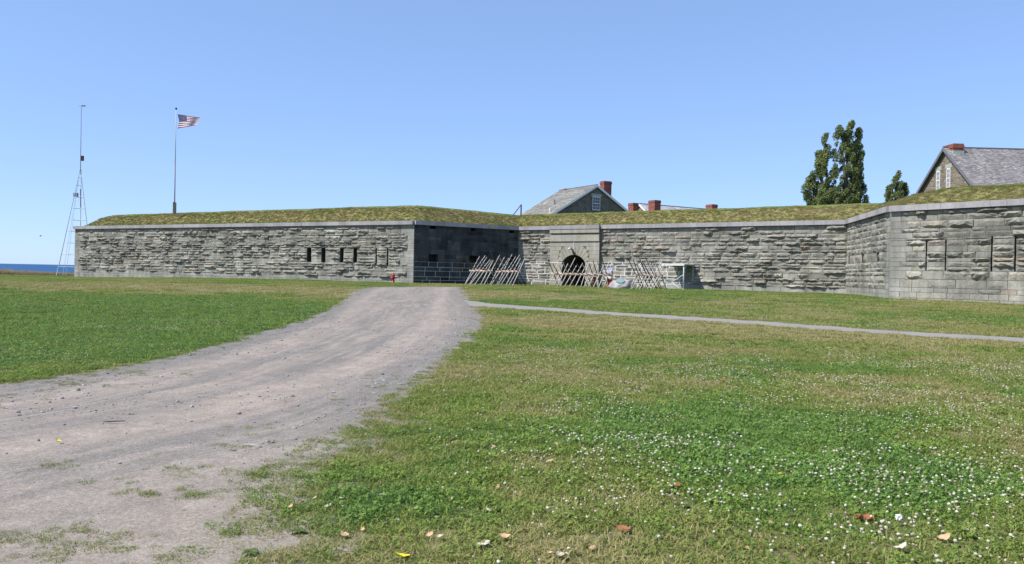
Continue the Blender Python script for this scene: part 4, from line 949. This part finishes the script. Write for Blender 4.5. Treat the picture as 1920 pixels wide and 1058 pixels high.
for k in range(5): mb = MB(); blades(rs, mb, 62, .14, .012, .046, .0075, 1.9); grassM.append(rawmesh(mb, 'grass_blades', M_gr))
for k in range(4):
    mb = MB(); blades(rs, mb, 34, .13, .012, .045, .0065, 1.6)
    for _ in range(40):
        a = rs.rand() * 6.283; r_ = .13 * math.sqrt(rs.rand()); x, y, h = r_ * math.cos(a), r_ * math.sin(a), rs.uniform(.018, .045); s_ = rs.uniform(.0042, .008); t0 = rs.rand() * 6.283; tl = rs.uniform(-.8, .8, 2)
        for q_ in range(3):
            t = t0 + q_ * 2.094; cx, cy = x + math.cos(t) * s_, y + math.sin(t) * s_; pts = [(cx + s_ * .85 * math.cos(t + w_), cy + s_ * .85 * math.sin(t + w_)) for w_ in (0, 1.05, 2.1, 3.14, 4.2, 5.25)]
            mb.raw([(p_[0], p_[1], h + (p_[0] - x) * tl[0] + (p_[1] - y) * tl[1]) for p_ in pts], [(0, 1, 2, 3, 4, 5)])
    grassM.append(rawmesh(mb, 'clover_leaves', M_cl))
PC_near = protos('lawn_clump', grassM)
farM = []
for k in range(4): mb = MB(); blades(rs, mb, 70, .26, .025, .06, .011, 1.3); farM.append(rawmesh(mb, 'far_blades', M_gr))
PC_far = protos('far_clump', farM)
tallM = []
for k in range(4): mb = MB(); blades(rs, mb, 70, .24, .05, .2, .014, .8, .5); tallM.append(rawmesh(mb, 'tall_blades', M_tall))
PC_tall = protos('rampart_clump', tallM)
reedM = []
for k in range(3): mb = MB(); blades(rs, mb, 40, .4, .5, 1.25, .035, .6, .6); reedM.append(rawmesh(mb, 'reed_blades', M_reed))
PC_reed = protos('reed_clump', reedM)
M_fl, nt, b = newmat('clover_flower', .8, .2); isl = attr(nt, 'tint', 'INSTANCER'); nt.links.new(ramp(nt, isl, [(0, (.58, .57, .45)), (.5, (.46, .45, .33)), (.8, (.40, .32, .25)), (1, (.25, .19, .12))]), b.inputs['Base Color'])
flM = []
for k in range(3):
    mb = MB(); mb.lathe([(.001, .032), (.0055, .033), (.0092, .037), (.010, .042), (.007, .047), (.001, .049)], n=8)
    for v in range(len(mb.v)): x, y, z = mb.v[v]; j_ = rs.uniform(.8, 1.2); mb.v[v] = (x * j_, y * j_, z + rs.uniform(-.002, .002))
    mb.tube([(0, 0, 0), (0.003, 0, .032)], .001, 3); flM.append(rawmesh(mb, 'flower_head', M_fl))
PC_fl = protos('clover_flower_head', flM)
M_peb = stone_mat('gravel_stone', [(0, (.20, .19, .18)), (.5, (.30, .28, .265)), (1, (.42, .40, .38))], .2, .15, .2)
pbM = []
for k in range(5):
    bm = bmesh.new(); bmesh.ops.create_icosphere(bm, subdivisions=1, radius=1)
    for v in bm.verts: v.co = Vector((v.co.x * .013, v.co.y * .010, v.co.z * .007 + .003)) * random.uniform(.7, 1.2)
    me = bpy.data.meshes.new('pebble'); bm.to_mesh(me); bm.free(); me.materials.append(M_peb); pbM.append(me)
PC_peb = protos('pebble_piece', pbM)
def scatter(name, pts, coll, idx, scale, rot, tint, dry, tilt=None, label=None):
    n = len(pts); me = bpy.data.meshes.new(name); me.vertices.add(n); me.vertices.foreach_set('co', np.asarray(pts, np.float32).ravel())
    for an, ty, v in (('idx', 'INT', idx), ('sc', 'FLOAT', scale), ('rz', 'FLOAT', rot), ('tint', 'FLOAT', tint), ('dry', 'FLOAT', dry)):
        a = me.attributes.new(an, ty, 'POINT'); a.data.foreach_set('value', np.asarray(v, np.int32 if ty == 'INT' else np.float32))
    o = link(name, me); tag(o, kind='stuff')
    if label: o['label'] = label
    ng = bpy.data.node_groups.new(name + '_nodes', 'GeometryNodeTree'); ng.interface.new_socket('Geometry', in_out='INPUT', socket_type='NodeSocketGeometry'); ng.interface.new_socket('Geometry', in_out='OUTPUT', socket_type='NodeSocketGeometry')
    gi = ng.nodes.new('NodeGroupInput'); go = ng.nodes.new('NodeGroupOutput')
    ci = ng.nodes.new('GeometryNodeCollectionInfo'); ci.inputs[0].default_value = coll; ci.inputs[1].default_value = True; ci.inputs[2].default_value = True
    ip = ng.nodes.new('GeometryNodeInstanceOnPoints'); ip.inputs['Pick Instance'].default_value = True
    def na(nm, dt): q_ = ng.nodes.new('GeometryNodeInputNamedAttribute'); q_.data_type = dt; q_.inputs[0].default_value = nm; return next(s_ for s_ in q_.outputs if s_.enabled and s_.name == 'Attribute')
    cx = ng.nodes.new('ShaderNodeCombineXYZ'); L = ng.links.new
    L(gi.outputs[0], ip.inputs['Points']); L(ci.outputs[0], ip.inputs['Instance']); L(na('idx', 'INT'), ip.inputs['Instance Index']); L(na('rz', 'FLOAT'), cx.inputs[2]); L(cx.outputs[0], ip.inputs['Rotation']); L(na('sc', 'FLOAT'), ip.inputs['Scale']); L(ip.outputs[0], go.inputs[0])
    mdf = o.modifiers.new('scatter', 'NODES'); mdf.node_group = ng
    return o
def wedge(n, y0, y1, margin=.12):       # points over the field of view plus 2.2 m on either side
    k = .64 + margin; n2 = int(n * (1 + 4.4 / (k * (y0 + y1)))); Y = RS.uniform(y0 - .4, y1, n2 * 3); W = k * Y + 2.2
    Y = Y[RS.rand(len(Y)) * (k * y1 + 2.2) < W][:n2]; X = RS.uniform(-1, 1, len(Y)) * (k * Y + 2.2); return X, Y
def inside_fort(x, y):
    poly = [A0, A, B, C, D, E, F, F + Vector((30, 90)), A0 + Vector((0, 60))]; return sdist(x, y, poly) > -.08
# near lawn
def lawn_layer(name, n, y0, y1, coll, ng_, ncl, sbase, margin=.15):
    X, Y = wedge(n, y0, y1, margin); n = len(X); rf = road_f(X, Y); pf = path_f(X, Y); dry, clov, dirt = lawn_state(X, Y)
    p_keep = np.clip(1.1 - 1.0 * sstep(.3, 1.0, dirt + 1.0 * (fbm(X * 5, Y * 7, 91) - .5)), 0.0, 1)
    ok = (pf < .05) & (RS.rand(n) < p_keep) & (rf < .12) & ~inside_fort(X, Y) & (Y < shore(X) - .5)
    X, Y, dry, clov, dirt = X[ok], Y[ok], dry[ok], clov[ok], dirt[ok]; n = len(X)
    lush = np.clip(1 - .9 * dry, 0, 1) * .55 + .15 * clov
    iscl = RS.rand(n) < lush * (1 if ncl else 0) * np.clip(1.15 - (Y - 4) / 9, .06, 1)
    idx = np.where(iscl, ng_ + RS.randint(0, max(ncl, 1), n), RS.randint(0, ng_, n))
    sc = sbase * RS.uniform(.7, 1.25, n) * (1 - .35 * dirt) * (1 + .25 * np.clip(.5 - dry, 0, .5))
    tint = np.clip(fbm(X * 1.7, Y * 1.7, 95) * .9 + RS.uniform(-.15, .2, n), 0, 1); dry = np.clip(dry * .85 + .07 * sstep(7, 14, Y) + RS.uniform(-.2, .2, n) + .25 * dirt, 0, 1)
    return scatter(name, np.column_stack([X, Y, zg(X, Y) - .002]), coll, idx, sc, RS.uniform(0, 6.28, n), tint, dry)
lawn_layer('lawn_grass', 22000, 3.2, 17, PC_near, 5, 4, 1.0)
X, Y = wedge(26000, 3.2, 13, .05); rf = sdist(X, Y, ROAD); dd = lawn_state(X, Y)[2]
ok = (dd > .12) & (rf < .12) & (X > -3.5) & (RS.rand(len(X)) < (.25 + .75 * sstep(.36, .58, fbm(X * 3.2, Y * 4.5, 93))) * (1 - .55 * sstep(-.25, .12, rf))); X, Y = X[ok], Y[ok]; n = len(X)
scatter('shoulder_grass', np.column_stack([X, Y, zg(X, Y) - .006]), PC_near, np.where(RS.rand(n) < .8, RS.randint(0, 5, n), RS.randint(5, 9, n)), RS.uniform(.35, .75, n), RS.uniform(0, 6.28, n), RS.uniform(0, .35, n), np.clip(RS.uniform(.3, .9, n), 0, 1))
lawn_layer('lawn_grass', 16000, 16.5, 34, PC_near, 5, 4, 1.35)
lawn_layer('lawn_grass', 26000, 33, 100, PC_far, 4, 0, 1.25)
# sparse tufts on the dirt road margin
X, Y = wedge(30000, 3.3, 12, .1); rf = sdist(X, Y, ROAD); nn = fbm(X * 1.6, Y * 3.2, 77)
pr_ = (.9 * np.exp(-np.maximum(rf - .1, 0) / .45) * sstep(.4, .62, nn) + .55 * blob(X, Y, 150, 920, 1.1, .45) * sstep(.5, .64, nn) + .5 * blob(X, Y, 60, 1000, .9, .4) * sstep(.48, .64, nn) + .4 * blob(X, Y, 330, 1010, .7, .35) * sstep(.5, .66, nn)) * .75
pr_ = pr_ * np.where((X > -3.4) & (Y > 6.4), .25, 1)
ok = (rf > 0) & (RS.rand(len(X)) < pr_); X, Y = X[ok], Y[ok]; n = len(X)
scatter('road_tufts', np.column_stack([X, Y, zg(X, Y) - .012]), PC_near, np.where(RS.rand(n) < .85, RS.randint(0, 5, n), RS.randint(5, 9, n)), RS.uniform(.25, .55, n), RS.uniform(0, 6.28, n), RS.uniform(0, .15, n), RS.uniform(.3, .75, n))
# clover flowers
X, Y = wedge(300000, 3.3, 34, .1); dry, clov, dirt = lawn_state(X, Y); cl2 = sstep(.34, .62, fbm(X * 2.6, Y * 2.6, 99))
ok = (RS.rand(len(X)) < np.clip(clov * (.25 + .75 * cl2) * np.where(Y < 8, .62, .48) + .004, 0, 1)) & (road_f(X, Y) < -.2) & (path_f(X, Y) < -.1) & (dirt < .4); X, Y = X[ok], Y[ok]; n = len(X)
scatter('clover_flowers', np.column_stack([X, Y, zg(X, Y) + .002]), PC_fl, RS.randint(0, 3, n), RS.uniform(.5, 1.15, n) * np.where(Y > 8, .85, 1), RS.uniform(0, 6.28, n), RS.rand(n), 0 * X)
# gravel on the road
X, Y = wedge(70000, 3.3, 24, .1); rf = sdist(X, Y, ROAD); al, ac2 = cl_coords(X, Y)
pk = .05 + .6 * blob(X, Y, 90, 762, 1.8, .7) + .6 * blob(X, Y, 815, 668, .8, 1.6) + .75 * np.exp(-np.abs(rf - .35) / .4) * (Y > 6.5) + .3 * sstep(.5, .7, fbm(X * .7, Y * .7, 78)); ok = (rf > .02) & (RS.rand(len(X)) < pk * .8); X, Y = X[ok], Y[ok]; n = len(X)
scatter('gravel', np.column_stack([X, Y, zg(X, Y) + rut(X, Y) - .001]), PC_peb, RS.randint(0, 5, n), np.minimum(2.2, RS.lognormal(-.55, .5, n)) * (1 + .25 * (Y > 7)), RS.uniform(0, 6.28, n), RS.rand(n), 0 * X)
# rampart grass
NT_ = 46000; ii = RS.randint(0, row - 1, NT_); uu = 1.5 + RS.rand(NT_) ** .9 * 8.3; jj = uu.astype(int); fr = (uu - jj)[:, None]; tt = RS.rand(NT_)[:, None]
Pq = (RV[ii, jj] * (1 - tt) + RV[ii + 1, jj] * tt) * (1 - fr) + (RV[ii, jj + 1] * (1 - tt) + RV[ii + 1, jj + 1] * tt) * fr
dr = np.clip(1.5 * (fbm(Pq[:, 0] * .3, Pq[:, 1] * .3 + Pq[:, 2] * .9, 84) - .22) + .7 * (RS.rand(NT_) - .5), 0, 1) * np.where(uu < 2.8, .5, np.where(uu > 6.3, .15, 1.15))
kp = Pq[:, 1] < 120
hs = np.where(uu > 6.6, .36, np.where(uu < 2.5, .8, .7)) * RS.uniform(.45, 1.0, NT_)
scatter('rampart_grass', (Pq - np.array([0, 0, .03]))[kp], PC_tall, RS.randint(0, 4, NT_)[kp], hs[kp], RS.uniform(0, 6.28, NT_)[kp], RS.rand(NT_)[kp], dr[kp])
wl = [on_wall(C, D, x, y) for x, y in ((1589, 442), (1588.5, 452), (1589, 462), (1588.5, 471), (1589, 480), (1415, 430), (1204, 466), (1360, 437))]; uC = (D - C).normalized(); nC = Vector((uC.y, -uC.x))
P = [(C + uC * a_[0] + nC * .12).to_3d() + Vector((0, 0, a_[1])) for a_ in wl]; n = len(P)
scatter('wall_weeds', [tuple(p_) for p_ in P], PC_tall, RS.randint(0, 4, n), RS.uniform(.5, .9, n), RS.uniform(0, 6, n), RS.rand(n), RS.uniform(0, .3, n))
# dry reeds along the shore, weeds round the mast foot
X = RS.uniform(-130, -45, 5200); Y = shore(X) - RS.uniform(-.5, 4.5, 5200); hh = RS.uniform(.5, 1.0, 5200) * (1 - .45 * sstep(-64, -52, X)) * (1 + .35 * sstep(-62, -68, X) * 0 + .3 * (X < -63))
scatter('shore_grass', np.column_stack([X, Y, zg(X, Y)]), PC_reed, RS.randint(0, 3, 5200), hh * .62, RS.uniform(0, 6.28, 5200), RS.rand(5200), RS.uniform(.4, 1, 5200))
# broad leaved weeds in the lawn
M_wd = grass_mat('weed_leaf', (.06, .11, .025), (.13, .19, .05), (.1, .13, .04), (.16, .18, .06)); wdM = []
for k in range(3):
    mb = MB()
    for q_ in range(9):
        t = q_ * .7 + rs.uniform(-.2, .2); l = rs.uniform(.05, .09); w_ = l * .3; dx, dy = math.cos(t), math.sin(t)
        pts = []
        for s_, wf, h in ((0, .2, .005), (.35, 1, .03), (.7, .9, .035), (1, .1, .02)): pts += [(dx * l * s_ - dy * w_ * wf, dy * l * s_ + dx * w_ * wf, h), (dx * l * s_ + dy * w_ * wf, dy * l * s_ - dx * w_ * wf, h)]
        mb.raw(pts, [(0, 1, 3, 2), (2, 3, 5, 4), (4, 5, 7, 6)])
    wdM.append(rawmesh(mb, 'weed_leaves', M_wd))
PC_wd = protos('weed_rosette', wdM)
P = [ground(*p_) for p_ in ((1490, 968), (1520, 975), (1550, 962), (1580, 970), (1600, 958), (1470, 1000), (690, 842), (760, 822), (1030, 845), (1020, 852), (1190, 870), (1210, 878), (1180, 868), (905, 905), (930, 912), (700, 1030), (470, 1040), (560, 1000), (1330, 1020))]
X, Y = wedge(500, 3.4, 9, 0); ok = (lawn_state(X, Y)[2] < .25) & (RS.rand(len(X)) < .5); P += [Vector((x, y, z1(x, y))) for x, y in zip(X[ok], Y[ok])]; n = len(P)
scatter('lawn_weeds', [tuple(p_ + Vector((0, 0, -.004))) for p_ in P], PC_wd, RS.randint(0, 3, n), RS.uniform(.45, .85, n), RS.uniform(0, 6.28, n), RS.rand(n), RS.uniform(0, .5, n))

# ------------------------------------------------------------------ fallen leaves, sticks on lawn and road
M_lt, M_lb, M_ly, M_lw = simple('tan_leaf', (.50, .34, .20), .8, .2, .25, 30), simple('brown_leaf', (.30, .13, .06), .8, .2, .3, 30), simple('yellow_leaf', (.75, .58, .04), .7, .2, .15, 20), simple('pale_leaf', (.50, .44, .35), .8, .2, .25, 30)
def leaf_mesh(seed, L=.08, W=.05, curl=.4, lobes=0):
    rr = random.Random(seed); mb = MB(); nx, ny = 6, 4; vs = []
    for i in range(nx + 1):
        t = i / nx; wd = W * (math.sin(math.pi * (t * .92 + .04)) ** .8) * (1 + (.35 * math.cos(t * 16) if lobes else 0))
        for j in range(ny + 1):
            s_ = j / ny * 2 - 1; vs.append(((t - .5) * L, s_ * wd * .5, .006 + curl * L * ((t - .5) ** 2 * 1.3 + (s_ * .5) ** 2 * .8) + rr.uniform(-.004, .004)))
    mb.raw(vs, [(i * (ny + 1) + j, (i + 1) * (ny + 1) + j, (i + 1) * (ny + 1) + j + 1, i * (ny + 1) + j + 1) for i in range(nx) for j in range(ny)])
    mb.tube([(-.5 * L, 0, .012), (-.72 * L, .004, .02)], .0015, 4); return mb
LEAFM = {}
def leaf(px, py, mat, label, size=1.0, group=None, seed=0, curl=.4, lobes=0):
    q = ground(px, py); k = (seed % 5, mat.name, curl, lobes)
    if k not in LEAFM: LEAFM[k] = leaf_mesh(seed % 5, .08, .05, curl, lobes).mesh('leaf', mat)
    o = link('fallen_leaf', LEAFM[k], None, (q.x, q.y, q.z + .019)); rr = random.Random(px * 7 + py); o.rotation_euler = (rr.uniform(-.4, .4), rr.uniform(-.4, .4), rr.uniform(0, 6.28)); o.scale = (size,) * 3
    tag(o, label, 'leaf', group); return o
gtan = 'small dry tan leaves on the lawn'
for i, (x, y) in enumerate(((717, 936), (934, 918), (1042, 838), (880, 893), (872, 884), (780, 960), (815, 978), (752, 895), (842, 857), (925, 893), (1022, 915), (993, 762), (956, 803), (924, 841), (942, 770), (1030, 870), (914, 962), (951, 980), (982, 1000), (805, 1010), (827, 1014), (680, 1000), (645, 1010), (1174, 1000), (1058, 970), (1110, 1035), (951, 1034), (1030, 1045), (1556, 975), (1445, 988), (1378, 1005), (1355, 845), (1580, 845), (1745, 806), (1800, 804), (1112, 908), (1163, 862), (1345, 717), (1740, 708), (1400, 1035), (640, 940), (565, 945), (545, 957), (590, 940), (615, 955))):
    leaf(x, y, M_lt if i % 4 else M_lw, 'small dry tan leaf lying in the short foreground grass', random.Random(i).uniform(.5, .8), gtan, i)
for (x, y, mat, lab, sz, cu, lo) in ((756, 1050, M_ly, 'bright yellow leaf in the grass at the bottom edge', .9, .3, 0), (905, 1030, M_lw, 'pale ragged leaf with lobes lying upside down in grass', 1.25, .3, 1), (944, 1015, M_lt, 'curled orange tan leaf upright beside the pale ragged leaf', 1.0, .6, 0),
        (1268, 920, M_lb, 'dark brown curled leaf standing at the edge of the clover', 1.1, .7, 0), (1608, 981, M_lb, 'large crumpled rust brown leaf in the clover, left of two', 1.25, .7, 1), (1632, 982, M_lb, 'large rust brown leaf in the clover, touching the crumpled one on its left', 1.3, .6, 1),
        (1168, 1000, M_lb, 'long brown folded leaf in bare grass near the bottom', 1.2, .4, 0), (1355, 717, M_lb, 'flat brown leaf far out in the clover lawn', 1.4, .3, 0), (1770, 1018, M_lt, 'tan crumpled leaf among clover flowers near the right edge', 1.1, .6, 0), (1688, 1038, M_lw, 'pale rounded dry leaf at the bottom right among clover', 1.2, .6, 0), (109, 828, M_ly, 'yellow leaf lying alone on the dirt road', .75, .5, 0), (1055, 1050, M_lw, 'pale broken leaf beside bare grass at the bottom edge', 1.0, .5, 1)):
    o = leaf(x, y, mat, lab, sz, None, x, cu, lo)
    if x == 109: o.location.z -= .019
q = ground(1685, 988); dn = tag(empty('seed_head', q), 'fluffy white seed head in the clover right of the brown leaves', 'seed head')
MB().tube([(0, 0, 0), (0, 0, .06)], .002, 5).build('stalk', M_wd, dn); 
bm = bmesh.new(); bmesh.ops.create_icosphere(bm, subdivisions=3, radius=.022)
for v in bm.verts: v.co *= random.uniform(.72, 1.22); v.co.z += .062
me = bpy.data.meshes.new('fluff'); bm.to_mesh(me); bm.free(); me.materials.append(simple('seed_fluff', (.62, .60, .56), .95, .1, .1, 60)); link('fluff', me, dn)

def stick(px0, py0, px1, py1, r_, mat, label, nm='stick'):
    a, b_ = ground(px0, py0), ground(px1, py1); root = tag(empty(nm, a), label, 'stick'); d = b_ - a; mb = MB()
    mb.tube([d * t + Vector((0, random.uniform(-.006, .006), r_ + .002 + random.uniform(0, .004))) for t in (0, .25, .5, .75, 1)], [r_ * .6, r_, r_ * .9, r_ * .8, r_ * .4], 6); mb.build('twig', mat, root, smooth=True); return root
stick(193, 793, 235, 791, .007, M_poleshade_stick, 'thin dark stick lying across the dirt road')
t_ = stick(456, 835, 492, 838, .005, M_wood, 'pale bent twig on the dirt road near the grass edge'); MB().tube([(0, 0, .005), (.02, .06, .02)], .004, 5).build('twig', M_wood, t_)
stick(745, 722, 762, 721, .008, M_lw, 'short white stick on the road edge by the right lawn')

q = ground(1462, 899); yd = tag(empty('dandelion', q), 'small bright yellow dandelion flower among the white clover', 'flower')
MB().tube([(0, 0, 0), (.004, 0, .045)], .0015, 5).build('stalk', M_wd, yd); mb = MB()
for ring, (n_, r_, h_) in enumerate(((14, .017, .047), (10, .012, .051), (7, .007, .054))):
    for k in range(n_):
        t = 6.283 * k / n_ + ring * .3; c_, s2 = math.cos(t), math.sin(t); mb.face([(.004 - s2 * .002, c_ * .002, .046), (.004 + c_ * r_ - s2 * .003, s2 * r_ + c_ * .003, h_), (.004 + c_ * r_ + s2 * .003, s2 * r_ - c_ * .003, h_), (.004 + s2 * .002, -c_ * .002, .046)])
mb.build('petals', M_ly, yd)
